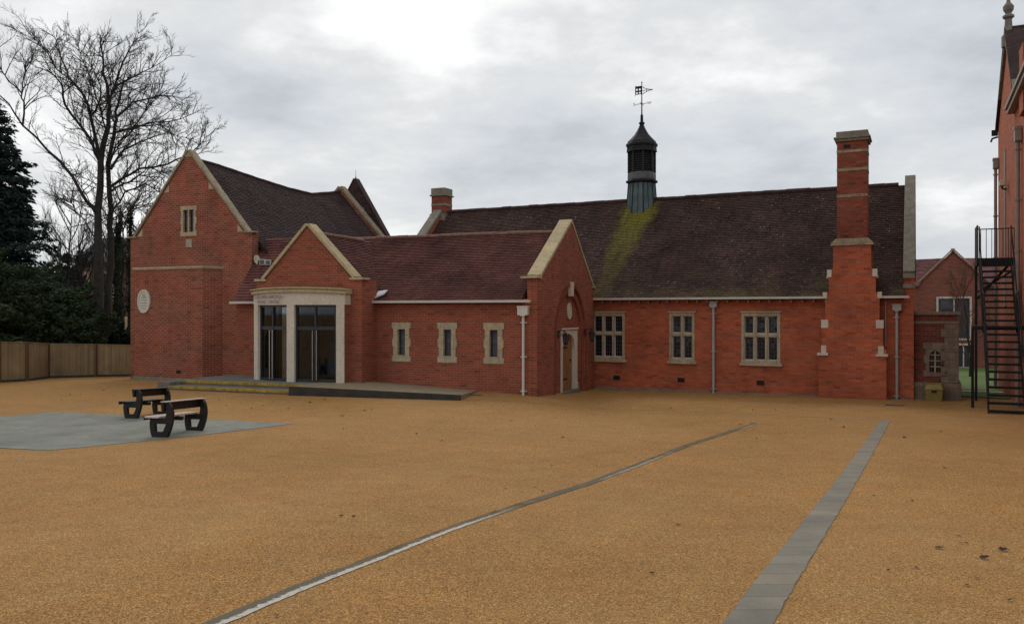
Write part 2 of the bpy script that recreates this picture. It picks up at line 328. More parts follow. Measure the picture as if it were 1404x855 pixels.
# ------------------------------------------------------------------ mesh builder
class MB:
    def __init__(s): s.v = []; s.f = []; s.st = []; s.sv = []
    def add(s, vs, fs):
        o = len(s.v); s.st.append(len(s.f)); s.sv.append(o); s.v += [Vector(p) for p in vs]; s.f += [tuple(i+o for i in f) for f in fs]; return s
    def box(s, x0, x1, y0, y1, z0, z1):
        if x0 > x1: x0, x1 = x1, x0
        if y0 > y1: y0, y1 = y1, y0
        if z0 > z1: z0, z1 = z1, z0
        return s.add([(x0,y0,z0),(x1,y0,z0),(x1,y1,z0),(x0,y1,z0),(x0,y0,z1),(x1,y0,z1),(x1,y1,z1),(x0,y1,z1)],
              [(0,3,2,1),(4,5,6,7),(0,1,5,4),(1,2,6,5),(2,3,7,6),(3,0,4,7)])
    def beam(s, a, b, w, h, up=(0,0,1)):
        a = Vector(a); b = Vector(b); d = (b-a).normalized(); up = Vector(up)
        sx = d.cross(up)
        if sx.length < 1e-4: sx = d.cross(Vector((0,1,0)))
        sx.normalize(); sz = sx.cross(d).normalized()
        vs = [p + sx*(i*w/2) + sz*(j*h/2) for p in (a, b) for i, j in ((-1,-1),(1,-1),(1,1),(-1,1))]
        return s.add(vs, [(0,1,2,3),(7,6,5,4),(0,4,5,1),(1,5,6,2),(2,6,7,3),(3,7,4,0)])
    def tube(s, pts, rad, n=6, cap=True):
        pts = [Vector(p) for p in pts]; m = len(pts)
        if not isinstance(rad, (list, tuple)): rad = [rad]*m
        vs = []; prev = None
        for i, p in enumerate(pts):
            d = (pts[min(i+1, m-1)]-pts[max(i-1, 0)])
            d = d.normalized() if d.length > 1e-9 else Vector((0,0,1))
            if prev is None:
                a = d.cross(Vector((0,0,1)));
                if a.length < 1e-3: a = d.cross(Vector((1,0,0)))
            else:
                a = prev - d*prev.dot(d)
                if a.length < 1e-4: a = d.cross(Vector((1,0,0)))
            a.normalize(); prev = a; b = d.cross(a)
            for k in range(n):
                t = 2*math.pi*k/n; vs.append(p + (a*math.cos(t)+b*math.sin(t))*rad[i])
        fs = [(i*n+k, i*n+(k+1) % n, (i+1)*n+(k+1) % n, (i+1)*n+k) for i in range(m-1) for k in range(n)]
        if cap: fs += [tuple(range(n))[::-1], tuple((m-1)*n+k for k in range(n))]
        return s.add(vs, fs)
    def lathe(s, prof, c, n=16, ph=0.0):
        vs = []
        for r, z in prof:
            for k in range(n):
                t = 2*math.pi*(k+ph)/n; vs.append((c[0]+r*math.cos(t), c[1]+r*math.sin(t), c[2]+z))
        m = len(prof)
        fs = [(i*n+k, i*n+(k+1) % n, (i+1)*n+(k+1) % n, (i+1)*n+k) for i in range(m-1) for k in range(n)]
        fs += [tuple(range(n))[::-1], tuple((m-1)*n+k for k in range(n))]
        return s.add(vs, fs)
    def poly(s, outer, holes, org, sd, dd, d0, d1):
        """flat polygon (s,z) with holes, from depth d0 to d1 along dd"""
        org = Vector(org); sd = Vector(sd); dd = Vector(dd); up = Vector((0,0,1))
        loops = [outer]+list(holes); flat = [p for l in loops for p in l]
        tri = tessellate_polygon([[Vector((p[0], p[1], 0)) for p in l] for l in loops])
        o = len(s.v); n = len(flat); s.st.append(len(s.f)); s.sv.append(o)
        for d in (d0, d1):
            for p in flat: s.v.append(org + sd*p[0] + up*p[1] + dd*d)
        for t in tri:
            s.f.append((o+t[0], o+t[1], o+t[2])); s.f.append((o+n+t[2], o+n+t[1], o+n+t[0]))
        k = 0
        for l in loops:
            m = len(l)
            for i in range(m):
                a = k+i; b = k+(i+1) % m; s.f.append((o+a, o+b, o+n+b, o+n+a))
            k += m
        return s
    def each(s, name, mat, parent=None, **kw):
        st = s.st+[len(s.f)]
        vs = s.sv+[len(s.v)]; out = []
        for i in range(len(s.st)):
            m = MB(); m.v = s.v[vs[i]:vs[i+1]]; m.f = [tuple(k-vs[i] for k in f) for f in s.f[st[i]:st[i+1]]]
            out.append(m.build(name, mat, parent, **kw))
        return out
    def build(s, name, mat, parent=None, smooth=False, bevel=0, loc=None, fix=True):
        me = bpy.data.meshes.new(name); me.from_pydata([tuple(v) for v in s.v], [], s.f)
        me.materials.append(mat)
        if fix:
            import bmesh
            bm = bmesh.new(); bm.from_mesh(me); bmesh.ops.recalc_face_normals(bm, faces=bm.faces); bm.to_mesh(me); bm.free()
        uvl = me.uv_layers.new(name='UVMap'); z = Vector((0,0,1)); vv = me.vertices; uvs = [0.0]*(2*len(me.loops))
        for p in me.polygons:
            n = p.normal
            if abs(n.z) > .985: h = Vector((1,0,0)); u = Vector((0,1,0))
            else:
                h = z.cross(n).normalized(); u = n.cross(h)
                if u.z < 0: u = -u; h = -h
            for li in p.loop_indices:
                c = vv[me.loops[li].vertex_index].co
                uvs[2*li] = c.dot(h); uvs[2*li+1] = c.dot(u)
        uvl.data.foreach_set('uv', uvs)
        if smooth: me.polygons.foreach_set('use_smooth', [True]*len(me.polygons))
        o = bpy.data.objects.new(name, me); COL.objects.link(o)
        if parent is not None: o.parent = parent
        if loc is not None: o.location = loc
        if bevel:
            b = o.modifiers.new('bevel', 'BEVEL'); b.width = bevel; b.segments = 2; b.limit_method = 'ANGLE'; b.angle_limit = R(40)
        return o
def tag(o, label=None, cat=None, group=None, kind=None):
    if label: o['label'] = label
    if cat: o['category'] = cat
    if group: o['group'] = group
    if kind: o['kind'] = kind
    return o
def thing(name, label, cat, loc, rz=0, group=None):
    o = bpy.data.objects.new(name, None); COL.objects.link(o); o.empty_display_size = .3
    o.location = loc; o.rotation_euler = (0, 0, rz); return tag(o, label, cat, group)
def copy_tree(o, parent=None):
    c = o.copy(); COL.objects.link(c)
    if parent is not None: c.parent = parent
    for ch in list(o.children): copy_tree(ch, c)
    return c
X = (1,0,0); Y = (0,1,0); NY = (0,-1,0); NX = (-1,0,0)

def tiles(mb, eL, eR, rR, rL, step=.1, w=.17, lift=.022, seed=1, sag=0.0, skip=None):
    """plain tiles laid in courses over the quad eave-left, eave-right, ridge-right, ridge-left"""
    rnd = random.Random(seed)
    eL, eR, rR, rL = map(Vector, (eL, eR, rR, rL))
    n = (eR-eL).cross(rL-eL).normalized()
    if n.z < 0: n = -n
    L = max((rL-eL).length, (rR-eR).length); nr = max(2, int(L/step))
    for i in range(nr):
        t0 = i/nr; t1 = (i+1)/nr
        a0 = eL.lerp(rL, t0); b0 = eR.lerp(rR, t0); a1 = eL.lerp(rL, t1); b1 = eR.lerp(rR, t1)
        W = (b0-a0).length; nc = max(1, int(round(W/w))); off = .5 if i % 2 else 0
        for j in range(nc+(1 if off else 0)):
            f0 = max(0, (j-off)/nc); f1 = min(1, (j+1-off)/nc)
            if f1 <= f0: continue
            tm = (t0+t1)/2; fm = (f0+f1)/2
            dz = -sag*math.sin(math.pi*tm)*(.6+.4*math.sin(fm*9)) + rnd.uniform(-.003, .004)
            l = lift + rnd.uniform(-.003, .006); g = .003/W
            p0 = a0.lerp(b0, f0+g)+n*(l+dz); p1 = a0.lerp(b0, f1-g)+n*(l+dz+rnd.uniform(-.003,.003))
            p2 = a1.lerp(b1, f1-g)+n*dz; p3 = a1.lerp(b1, f0+g)+n*dz
            q0 = a0.lerp(b0, f0+g)+n*(dz-.03); q1 = a0.lerp(b0, f1-g)+n*(dz-.03)
            o = len(mb.v); mb.v += [p0,p1,p2,p3,q0,q1]; mb.f += [(o,o+1,o+2,o+3),(o+4,o+5,o+1,o)]
def slab(mb, a, b, c, d, th=.08):
    a, b, c, d = map(Vector, (a, b, c, d)); n = (b-a).cross(d-a).normalized()
    if n.z < 0: n = -n
    n = n*th + Vector((0,0,0))
    mb.add([a-n*.5, b-n*.5, c-n*.5, d-n*.5, a-n*1.5, b-n*1.5, c-n*1.5, d-n*1.5],
           [(0,1,2,3),(7,6,5,4),(0,4,5,1),(1,5,6,2),(2,6,7,3),(3,7,4,0)])
def ridge(mb, a, b, r=.11, n=None):
    a = Vector(a); b = Vector(b); L = (b-a).length; k = max(1, int(L/.42)); rnd = random.Random(3)
    for i in range(k):
        p = a.lerp(b, i/k); q = a.lerp(b, (i+.985)/k); j = rnd.uniform(-.012, .012)
        mb.tube([p+Vector((0,0,j)), q+Vector((0,0,j))], r, 8)
def coping(mb, a, b, axis, w, th, up=.0):
    """sloping stone coping from a to b; axis = depth direction vector, w = depth"""
    a = Vector(a); b = Vector(b); ax = Vector(axis).normalized(); d = (b-a).normalized()
    n = d.cross(ax).normalized()
    if n.z < 0: n = -n
    vs = []
    for p in (a, b):
        for i, j in ((0,0),(1,0),(1,1),(0,1)): vs.append(p + ax*(i*w) + n*(j*th))
    mb.add(vs, [(0,1,2,3),(7,6,5,4),(0,4,5,1),(1,5,6,2),(2,6,7,3),(3,7,4,0)])
def gutter(mb, a, b, r=.06):
    a = Vector(a); b = Vector(b); mb.beam(a, b, .11, .055); mb.beam(a+Vector((0,0,.035)), b+Vector((0,0,.035)), .13, .018)
def quoined(w, h, foot=.17, mid=.2, ext=.05):
    """outline of a stepped stone surround, centred on s=0, from z=0 to h"""
    a = w/2; b = w/2-ext
    zs = [0, foot+.02, h*.40, h*.40+mid*1.2, h-foot-.02, h]; r = [a, b, a-.012, b, a]
    right = []; 
    for i in range(5): right += [(r[i], zs[i]), (r[i], zs[i+1])]
    return right + [(-x, z) for x, z in reversed(right)]
def rect(x0, x1, z0, z1): return [(x0,z0),(x1,z0),(x1,z1),(x0,z1)]
def downpipe(parent, org, out, z0, z1, r=.045, hop=.28, hoph=.26, mat=None, brackets=3, hopz=None):
    """pipe on a wall; org=(x,y) on the wall, out=unit outward vector"""
    mat = mat or CAST; o = Vector((org[0], org[1], 0)); out = Vector(out); c = o+out*.1
    mb = MB(); mb.tube([c+Vector((0,0,z0)), c+Vector((0,0,z1))], r, 10)
    for i in range(brackets):
        z = z0+.25+(z1-z0-.5)*i/max(1, brackets-1)
        mb.tube([c+Vector((0,0,z)), c+Vector((0,0,z+.05))], r*1.45, 10)
        sd = Vector((-out.y, out.x, 0)); mb.beam(c+sd*.1+Vector((0,0,z+.025))-out*.05, c-sd*.1+Vector((0,0,z+.025))-out*.05, .03, .03)
    p = mb.build('downpipe', mat, parent, smooth=False)
    if hop:
        h = MB(); sd = Vector((-out.y, out.x, 0))
        for k, (w, zz0, zz1) in enumerate(((hop*.94, z1, z1+hoph*.8), (hop, z1+hoph*.8, z1+hoph), (hop*.45, z1-.03, z1))):
            a = c-sd*(w/2); b = c+sd*(w/2); zm = (zz0+zz1)/2
            h.beam(a+Vector((0,0,zm)), b+Vector((0,0,zm)), .16 if k != 1 else .19, zz1-zz0)
        h.build('hopper', mat, p)
    return p

# ------------------------------------------------------------------ camera, light, sky
cam = bpy.data.cameras.new('camera'); co = bpy.data.objects.new('camera', cam); COL.objects.link(co)
co.location = (0, 0, CAMZ); co.rotation_euler = (R(90), 0, 0)
cam.sensor_width = 36; cam.lens = F/1404*36; cam.clip_end = 3000; cam.clip_start = .05
cam.shift_y = .5/1404
sc.camera = co
SUN_AZ, SUN_EL = R(-10), R(42)            # low behind thin cloud, beyond the roofs
d = Vector((math.sin(SUN_AZ)*math.cos(SUN_EL), math.cos(SUN_AZ)*math.cos(SUN_EL), math.sin(SUN_EL)))
sl = bpy.data.lights.new('sun', 'SUN'); sl.energy = 1.0; sl.angle = R(22); sl.color = (1, .96, .9)
so = bpy.data.objects.new('sun', sl); COL.objects.link(so); so.rotation_euler = d.to_track_quat('Z', 'Y').to_euler(); so.location = (0, 0, 40)
wd = bpy.data.worlds.new('World'); sc.world = wd; wd.use_nodes = True; nt = wd.node_tree; nt.nodes.clear()
wo = nt.nodes.new('ShaderNodeOutputWorld'); bg = N(nt, 'ShaderNodeBackground', Strength=.1)
sky = nt.nodes.new('ShaderNodeTexSky'); sky.sky_type = 'NISHITA'; sky.sun_disc = False
sky.sun_elevation = SUN_EL; sky.sun_rotation = SUN_AZ; sky.dust_density = 2
tc = nt.nodes.new('ShaderNodeTexCoord'); sx = nt.nodes.new('ShaderNodeSeparateXYZ'); nt.links.new(tc.outputs['Generated'], sx.inputs[0])
SKY_SEED = 11.2
zz = mth(nt, 'ADD', mth(nt, 'MAXIMUM', sx.outputs[2], 0.0), .22)
cx_ = nt.nodes.new('ShaderNodeCombineXYZ')
nt.links.new(mth(nt, 'DIVIDE', sx.outputs[0], zz), cx_.inputs[0]); nt.links.new(mth(nt, 'DIVIDE', sx.outputs[1], zz), cx_.inputs[1]); cx_.inputs[2].default_value = SKY_SEED
big = noise(nt, cx_.outputs[0], .9, 3, .5)
mid_ = noise(nt, cx_.outputs[0], 2.1, 9, .62)
den = mth(nt, 'ADD', mth(nt, 'MULTIPLY', big, .5), mth(nt, 'MULTIPLY', mid_, .5))
def lobe(px, py, w):          # a soft patch of sky round one direction, width in dot-product terms
    v_ = Vector(((px-CX)/F, 1, (HZ-py)/F)).normalized()
    n_ = nt.nodes.new('ShaderNodeVectorMath'); n_.operation = 'DOT_PRODUCT'; nt.links.new(tc.outputs['Generated'], n_.inputs[0]); n_.inputs[1].default_value = v_
    return ramp(nt, mth(nt, 'DIVIDE', mth(nt, 'SUBTRACT', 1.0, n_.outputs['Value']), w), [(0, 1), (.25, .62), (1, 0)])
for px_, py_, w_, k_ in ((100, -60, .09, -.10), (540, 0, .02, -.055), (600, 90, .012, -.05), (900, -60, .05, -.03), (345, 80, .016, .085), (200, 300, .02, -.03), (640, 190, .03, .035), (1350, 200, .12, .04), (560, 330, .012, -.03), (950, 230, .02, -.02)):
    den = mth(nt, 'ADD', den, mth(nt, 'MULTIPLY', lobe(px_, py_, w_), k_))
cl = ramp(nt, den, [(.30, (1.25,1.25,1.24)), (.40, (.93,.935,.94)), (.46, (.76,.775,.785)), (.53, (.665,.695,.735)), (.62, (.53,.565,.61))])
hz = ramp(nt, sx.outputs[2], [(0, 1), (.22, 0)])
cl = mix(nt, mth(nt, 'MULTIPLY', hz, .45), cl, (.73, .755, .785))
back = ramp(nt, mth(nt, 'ADD', mth(nt, 'MULTIPLY', sx.outputs[1], -.5), .5), [(.45, 1.0), (.62, 1.18)])   # unseen sky behind camera brightened, added to light the facing walls
cl = mix(nt, 1, cl, back, 'MULTIPLY')
cl10 = nt.nodes.new('ShaderNodeVectorMath'); cl10.operation = 'SCALE'; nt.links.new(cl, cl10.inputs[0]); cl10.inputs['Scale'].default_value = 10.0
c = mix(nt, .96, sky.outputs[0], cl10.outputs[0])
nt.links.new(c, bg.inputs[0]); nt.links.new(bg.outputs[0], wo.inputs[0])
sc.view_settings.view_transform = 'Standard'; sc.view_settings.look = 'None'; sc.view_settings.exposure = 0; sc.view_settings.gamma = 1
sc.cycles.max_bounces = 6; sc.cycles.transparent_max_bounces = 8

# ------------------------------------------------------------------ ground and what lies on it
def axis_vals(lo, hi, mid, fine, coarse):
    v = []; t = lo
    while t < hi: v.append(t); t += fine if mid[0] <= t <= mid[1] else coarse
    v.append(hi); return v
xs = axis_vals(-900, 900, (-30, 30), .6, 30); ys = axis_vals(-600, 1500, (-2, 60), .6, 30)
xs = [x for x in xs]; gm = MB()
for y in ys:
    for x in xs: gm.v.append(Vector((x, y, gz(x, y))))
nx = len(xs)
for j in range(len(ys)-1):
    for i in range(nx-1): gm.f.append((j*nx+i, j*nx+i+1, (j+1)*nx+i+1, (j+1)*nx+i))
tag(gm.build('ground', GRAVEL, smooth=True), 'golden resin-bound gravel playground', kind='structure')

def ribbon(name, left, right, mat, lift, step=.5, rag=0.0):
    """sheet on the ground between two polylines"""
    mb = MB(); n = len(left); run = 0
    ll, rr = [], []
    for i in range(n-1):
        k = max(1, int((left[i+1]-left[i]).length/step))
        for j in range(k): t = j/k; ll.append(left[i].lerp(left[i+1], t)); rr.append(right[i].lerp(right[i+1], t))
    ll.append(left[-1]); rr.append(right[-1])
    jr = random.Random(len(name))
    for a, b in zip(ll, rr):
        if rag: a = a+(a-b).normalized()*jr.uniform(-rag, rag); b = b+(b-a).normalized()*jr.uniform(-rag, rag)
        mb.v += [Vector((a.x, a.y, gz(a.x, a.y)+lift)), Vector((b.x, b.y, gz(b.x, b.y)+lift))]
    for i in range(len(ll)-1): mb.f.append((2*i, 2*i+1, 2*i+3, 2*i+2))
    o = mb.build(name, mat, fix=False); me = o.data; uv = me.uv_layers[0].data; L = [0]
    for i in range(1, len(ll)): L.append(L[-1]+((ll[i]+rr[i])/2-(ll[i-1]+rr[i-1])/2).length)
    W = (left[0]-right[0]).length
    for p in me.polygons:
        for li in p.loop_indices:
            vi = me.loops[li].vertex_index; uv[li].uv = (W*(vi % 2)+.3, L[vi//2])
    return o
tag(ribbon('paving_strip', [gp(970,880), gp(990,855), gp(1207,576)], [gp(1043,880), gp(1060,855), gp(1221,576)], STRIPM, .005, .07, .007),
    'strip of grey paving blocks let into the gravel', kind='structure')
def offs(pts, d):
    out = []
    for i, p in enumerate(pts):
        t = (pts[min(i+1, len(pts)-1)]-pts[max(0, i-1)]); t.z = 0; t.normalize()
        out.append(p + Vector((t.y, -t.x, 0))*d)
    return out
cpts = [gp(*q) for q in ((225,880),(272,857),(395,806),(515,760),(605,725),(688,697),(745,679),(800,662),(870,636),(940,609),(1035,579))]
tag(ribbon('drainage_channel', cpts, offs(cpts, .13), CHANM, .005, .06, .006), 'thin grey drainage channel crossing the gravel', kind='structure')
jp = [gp(*q) for q in ((632,549),(760,554),(900,562),(1060,569),(1207,576))]
tag(ribbon('surface_joint', jp, offs(jp, .025), CONCD, .004), 'fine dark joint in the gravel surface', kind='structure')
A, B, C_ = gp(75,564.5), gp(405,580.5), gp(65,617.5); D = A+C_-B
tag(ribbon('paved_square', [A, D], [B, C_], SLABM, .006, step=.15, rag=.02), 'blue-grey square of slabs under the benches', kind='structure')

UH = R(-25.9)
OH = Vector((3.15, 30.7, 0))
def hall2w(a, b): return OH + Vector((math.cos(UH), math.sin(UH), 0))*a + Vector((-math.sin(UH), math.cos(UH), 0))*b
# lawn
l0 = [hall2w(10.9, 2.2), hall2w(2, 60)]; l1 = [hall2w(13.1, 1.4), hall2w(40, 60)]
mb = MB(); n = 40
for j in range(n+1):
    for i in range(7):
        p = l0[0].lerp(l0[1], j/n).lerp(l1[0].lerp(l1[1], j/n), i/6); mb.v.append(Vector((p.x, p.y, gz(p.x, p.y)+.03)))
for j in range(n):
    for i in range(6): mb.f.append((j*7+i, j*7+i+1, (j+1)*7+i+1, (j+1)*7+i))
tag(mb.build('lawn', GRASS, fix=False), 'green lawn beyond the passage', kind='structure')
lp = [hall2w(11.4, 4.2), hall2w(16, 4.2)]
tag(ribbon('path', lp, offs(lp, .35), STONE_W, .05), 'pale path across the lawn', kind='structure')

# ------------------------------------------------------------------ HALL
hall = thing('brick_hall', 'long orange brick hall with weathered tile roof, copper-based cupola and tall chimneys', 'building', OH, UH)
HL, HR, HB = -9.2, 10.32, 4.0; HE = 3.28; HRZ = 7.33
holes = []; WIN = [(.38, 1.22, 3), (3.107, .84, 2), (5.784, 1.22, 3)]
for c, w, k in WIN: holes.append(rect(c-w/2, c+w/2, 1.12, 2.74))
mb = MB(); mb.poly(rect(HL, HR, -.7, 3.3), holes, (0,0,0), X, Y, 0, .35)
gab = [(.36, -.7), (8, -.7), (8, 4.0), (4, 7.5), (.36, 4.28)]
mb.poly(gab, [], (HR+.1,0,0), Y, NX, 0, .27)                                # right gable
mb.poly([(0, 3.31), (.36, 3.31), (.36, 4.28), (0, 3.95)], [], (HR+.1,0,0), Y, NX, 0, .27); mb.box(HR+.0005, HR+.1, 0.0005, .359, -.7, 3.3)
mb.poly(gab, [], (HL,0,0), Y, X, 0, .35)
mb.box(HL, HR, 7.7, 8.0, -.7, 3.3)
mb.build('wall', BR_HALL, hall)
mb = MB(); rnd = random.Random(5)                                      # plinth
for i in range(1): mb.box(-.2, HR+.03, -.035, 0, -.7, .09)
mb.build('plinth', STONE_G, hall)
mb = MB()
ch0, ch1 = 8.66-.67, 8.66+.67
k = (HRZ-HE)/(HB+.3)
tiles(mb, (HL+.3,-.3,HE), (HR-.17,-.3,HE), (HR-.17,HB,HRZ), (HL+.3,HB,HRZ), sag=.045, seed=11)
tiles(mb, (HR-.17,8.3,HE), (HL+.3,8.3,HE), (HL+.3,HB,HRZ), (HR-.17,HB,HRZ), step=.3, w=.6, seed=12)
slab(mb, (HL+.3,-.25,HE+.02), (HR-.17,-.25,HE+.02), (HR-.17,HB,HRZ-.02), (HL+.3,HB,HRZ-.02))
slab(mb, (HL+.3,8.25,HE+.02), (HR-.17,8.25,HE+.02), (HR-.17,HB,HRZ-.02), (HL+.3,HB,HRZ-.02))
rf = mb.build('roof', TILE_HALL, hall, fix=False)
mb = MB(); ridge(mb, (HL+.3,HB,HRZ+.01), (HR-.4,HB,HRZ+.01), .10); mb.build('ridge_tiles', TILE_DARK, rf)
mb = MB()
coping(mb, (HR-.20, -.02, 4.0), (HR-.20, HB, 7.57), X, .34, .12); coping(mb, (HR-.20, 8.02, 4.0), (HR-.20, HB, 7.57), X, .34, .12)
mb.box(HR-.20, HR+.14, -.06, .32, 3.86, 4.02)
mb.box(HR-.2, HR+.16, -.06, .3, 3.55, 3.68)
coping(mb, (HL-.05, -.02, 4.0), (HL-.05, HB, 7.57), X, .45, .12); coping(mb, (HL-.05, 8.02, 4.0), (HL-.05, HB, 7.57), X, .45, .12)
mb.each('gable_coping', STONE_G, hall, bevel=.012)
mb = MB(); gutter(mb, (-.2,-.33,3.27), (ch0-.08,-.33,3.27)); mb.build('gutter', WHITE, hall); mb = MB(); gutter(mb, (ch1+.1,-.33,3.27), (HR-.02,-.33,3.27))
mb.build('gutter', WHITE, hall)
mb = MB()
for i in range(24):
    x = -.1+i*.345
    if not (ch0-.1 < x < ch1+.1): mb.box(x-.03, x+.03, -.27, -.002, 3.13, 3.21)
mb.each('rafter_end', plain('rafter_wood', (.2,.13,.1), .8), hall)
# mullioned windows
def mullion_window(parent, c, w, n, z0=1.12, z1=2.74):
    fr = MB(); a = c-w/2; b = c+w/2; t = .062; zm = z0+.56*(z1-z0)
    fr.poly(rect(a-.03, b+.03, z0-.03, z1+.05), [rect(a+t, b-t, z0+t, z1-t)], (0,0,0), X, Y, -.025, .14)
    fr.box(a-.08, b+.08, -.07, -.027, z1+.045, z1+.10)
    lw = (w-2*t-(n-1)*.072)/n; xs_ = [a+t+i*(lw+.072) for i in range(n)]
    for i in range(1, n): fr.box(xs_[i]-.072, xs_[i], -.005, .13, z0+t, z1-t)
    for i in range(n): fr.box(xs_[i]+.0005, xs_[i]+lw-.0005, -.003, .13, zm-.045, zm+.045)
    wo_ = fr.build('window', STONE, parent, bevel=.006)
    gl = MB(); gl.box(a+.02, b-.02, .125, .135, z0+.02, z1-.02); gl.build('glass', GLASS_LEAD, wo_)
    ca = MB()
    for x in xs_:
        for (p, q) in ((z0+t, zm-.045), (zm+.045, z1-t)):
            ca.poly(rect(x, x+lw, p, q), [rect(x+.026, x+lw-.026, p+.032, q-.026)], (0,0,0), X, Y, .07, .12)
    ca.build('casement', WHITE, wo_)
    si = MB(); si.box(a-.1, b+.1, -.09, .1, z0-.12, z0-.032); si.build('sill', STONE, wo_, bevel=.01)
    return wo_
for c, w, k_ in WIN: mullion_window(hall, c, w, k_)
for a in (.72, 3.08, 5.78):
    mb = MB(); z0 = .36
    mb.box(a-.125, a+.125, -.012, .02, z0, z0+.15)
    mb.build('air_vent', BLACK, hall)
downpipe(hall, (4.225, 0), (0,-1,0), -.1, 2.98, hop=.27, hoph=.2)
downpipe(hall, (9.945, 0), (0,-1,0), -.1, 2.86, hop=.27, hoph=.2)
mb = MB(); mb.tube([(9.62,-.05,1.75), (9.62,-.05,3.2)], .022, 8); mb.build('conduit', CAST, hall)
# big chimney: projecting breast with stone weatherings
CH = 8.66
def breast_outline():
    st = [(-.7,1.0),(1.62,1.0),(1.66,.9),(2.42,.9),(2.5,.80),(3.36,.80),(3.42,.69),(3.98,.69),(4.22,.56),(4.979,.56)]
    r = [(CH+w, z) for z, w in st]; return r+[(CH-(x-CH), z) for x, z in reversed(r)]
mb = MB(); mb.poly(breast_outline(), [], (0,0,0), X, Y, -.42, -.001)
mb.box(CH-.56, CH+.56, -.0005, .55, 3.2, 4.98); 
cs = mb.build('chimney', BR_HALL, hall)
mb = MB(); mb.box(CH-.445, CH+.445, -.42, .5, 4.981, 8.219); mb.build('shaft', BR_SOOT, cs)
mb = MB()
for s in (-1, 1):
    for (z0, z1, w0, w1, e) in ((2.30,2.56,.70,.92,.02),(1.50,1.74,.76,.92,.02),(1.42,1.5,.70,1.04,.06),(3.24,3.44,.74,.87,.03),(3.92,4.16,.60,.74,.03)):
        a, b = CH+s*w0, CH+s*w1; mb.box(a, b, -.42-e, -.1, z0, z1)
    a, b = CH+s*.50, CH+s*.76; mb.box(a, b, -.40, .1, 3.88, 3.95)
mb.each('quoin_block', STONE_W, cs, bevel=.008)
mb = MB()
mb.poly([(CH-.64,4.92),(CH+.64,4.92),(CH+.60,5.02),(CH+.47,5.14),(CH-.47,5.14),(CH-.60,5.02)], [], (0,0,0), X, Y, -.47, .56)
for z in (6.45, 7.28, 7.86): mb.box(CH-.456, CH+.456, -.432, .51, z, z+.085)
mb.each('stone_band', STONE_M, cs, bevel=.006)
mb = MB(); mb.box(CH-.50, CH+.50, -.475, .56, 8.22, 8.30); mb.box(CH-.54, CH+.54, -.515, .6, 8.30, 8.36); mb.box(CH-.47, CH+.47, -.445, .53, 8.36, 8.54)
mb.build('cap', STONE_G, cs, bevel=.015)
mb = MB(); mb.box(CH-.25, CH-.05, -.426, -.40, 8.0, 8.12); mb.build('flue_vent', BLACK, cs)
# far chimney on the left gable
c0 = (HL+.2, HB)
mb = MB(); mb.box(c0[0]-.34, c0[0]+.34, c0[1]-.34, c0[1]+.34, 6.6, 8.15); c2 = mb.build('chimney', BR_SOOT, hall)
mb = MB(); mb.box(c0[0]-.35, c0[0]+.35, c0[1]-.35, c0[1]+.35, 7.62, 7.72); mb.box(c0[0]-.39, c0[0]+.39, c0[1]-.42, c0[1]+.42, 6.9, 7.25); mb.each('stone_band', STONE_G, c2)
mb = MB(); mb.box(c0[0]-.41, c0[0]+.41, c0[1]-.41, c0[1]+.41, 8.05, 8.12); mb.box(c0[0]-.36, c0[0]+.36, c0[1]-.36, c0[1]+.36, 8.12, 8.42); mb.build('cap', STONE_G, c2, bevel=.02)
# cupola
cc = (.424, HB, 0)
mb = MB(); mb.lathe([(.66,6.35),(.62,7.0),(.56,7.7),(.535,8.02)], cc, 8, .5); cu = mb.build('cupola', COPPER, hall)
mb = MB()
for k_ in range(8):
    t = 2*math.pi*(k_+.5)/8; mb.tube([(cc[0]+.665*math.cos(t), cc[1]+.665*math.sin(t), 6.35), (cc[0]+.54*math.cos(t), cc[1]+.54*math.sin(t), 8.03)], .025, 6)
for k_ in range(8):
    t = 2*math.pi*k_/8; r0 = .655*math.cos(math.pi/8); r1 = .54*math.cos(math.pi/8)
    mb.tube([(cc[0]+r0*math.cos(t), cc[1]+r0*math.sin(t), 6.4), (cc[0]+r1*math.cos(t), cc[1]+r1*math.sin(t), 8.0)], .014, 5)
mb.build('rolls', LEAD, cu)
mb = MB(); mb.lathe([(.56,8.02),(.64,8.06),(.65,8.12),(.60,8.16)], cc, 8, .5); mb.lathe([(.63,9.3),(.61,9.34),(.60,9.5),(.64,9.54),(.645,9.62),(.60,9.66)], cc, 8, .5)
mb.each('cornice', LEAD, cu, bevel=.008)
mb = MB(); mb.lathe([(.565,8.16),(.575,8.2),(.57,8.42),(.54,8.46)], cc, 8, .5); mb.build('band', LEADP, cu)
mb = MB(); mb.lathe([(.48,8.45),(.48,9.32)], cc, 8, .5)
for k_ in range(8):
    t = 2*math.pi*(k_+.5)/8; mb.tube([(cc[0]+.53*math.cos(t), cc[1]+.53*math.sin(t), 8.45), (cc[0]+.53*math.cos(t), cc[1]+.53*math.sin(t), 9.3)], .045, 6)
for z in range(9): mb.lathe([(.545, 8.50+z*.09), (.49, 8.56+z*.09)], cc, 8, .5)
mb.build('louvres', LOUV, cu)
mb = MB(); mb.lathe([(.60,9.64),(.56,9.74),(.42,9.88),(.29,10.02),(.19,10.18),(.12,10.32),(.08,10.42),(.12,10.46),(.12,10.5),(.06,10.55),(.055,10.8),(.03,10.85)], cc, 8, .5)
mb.build('spirelet', LEAD, cu)
mb = MB(); cxv, cyv = cc[0], cc[1]
mb.tube([(cxv,cyv,10.8),(cxv,cyv,12.12)], [.028,.016], 6); mb.lathe([(0.001,12.1),(.035,12.14),(.001,12.18)], cc, 8)
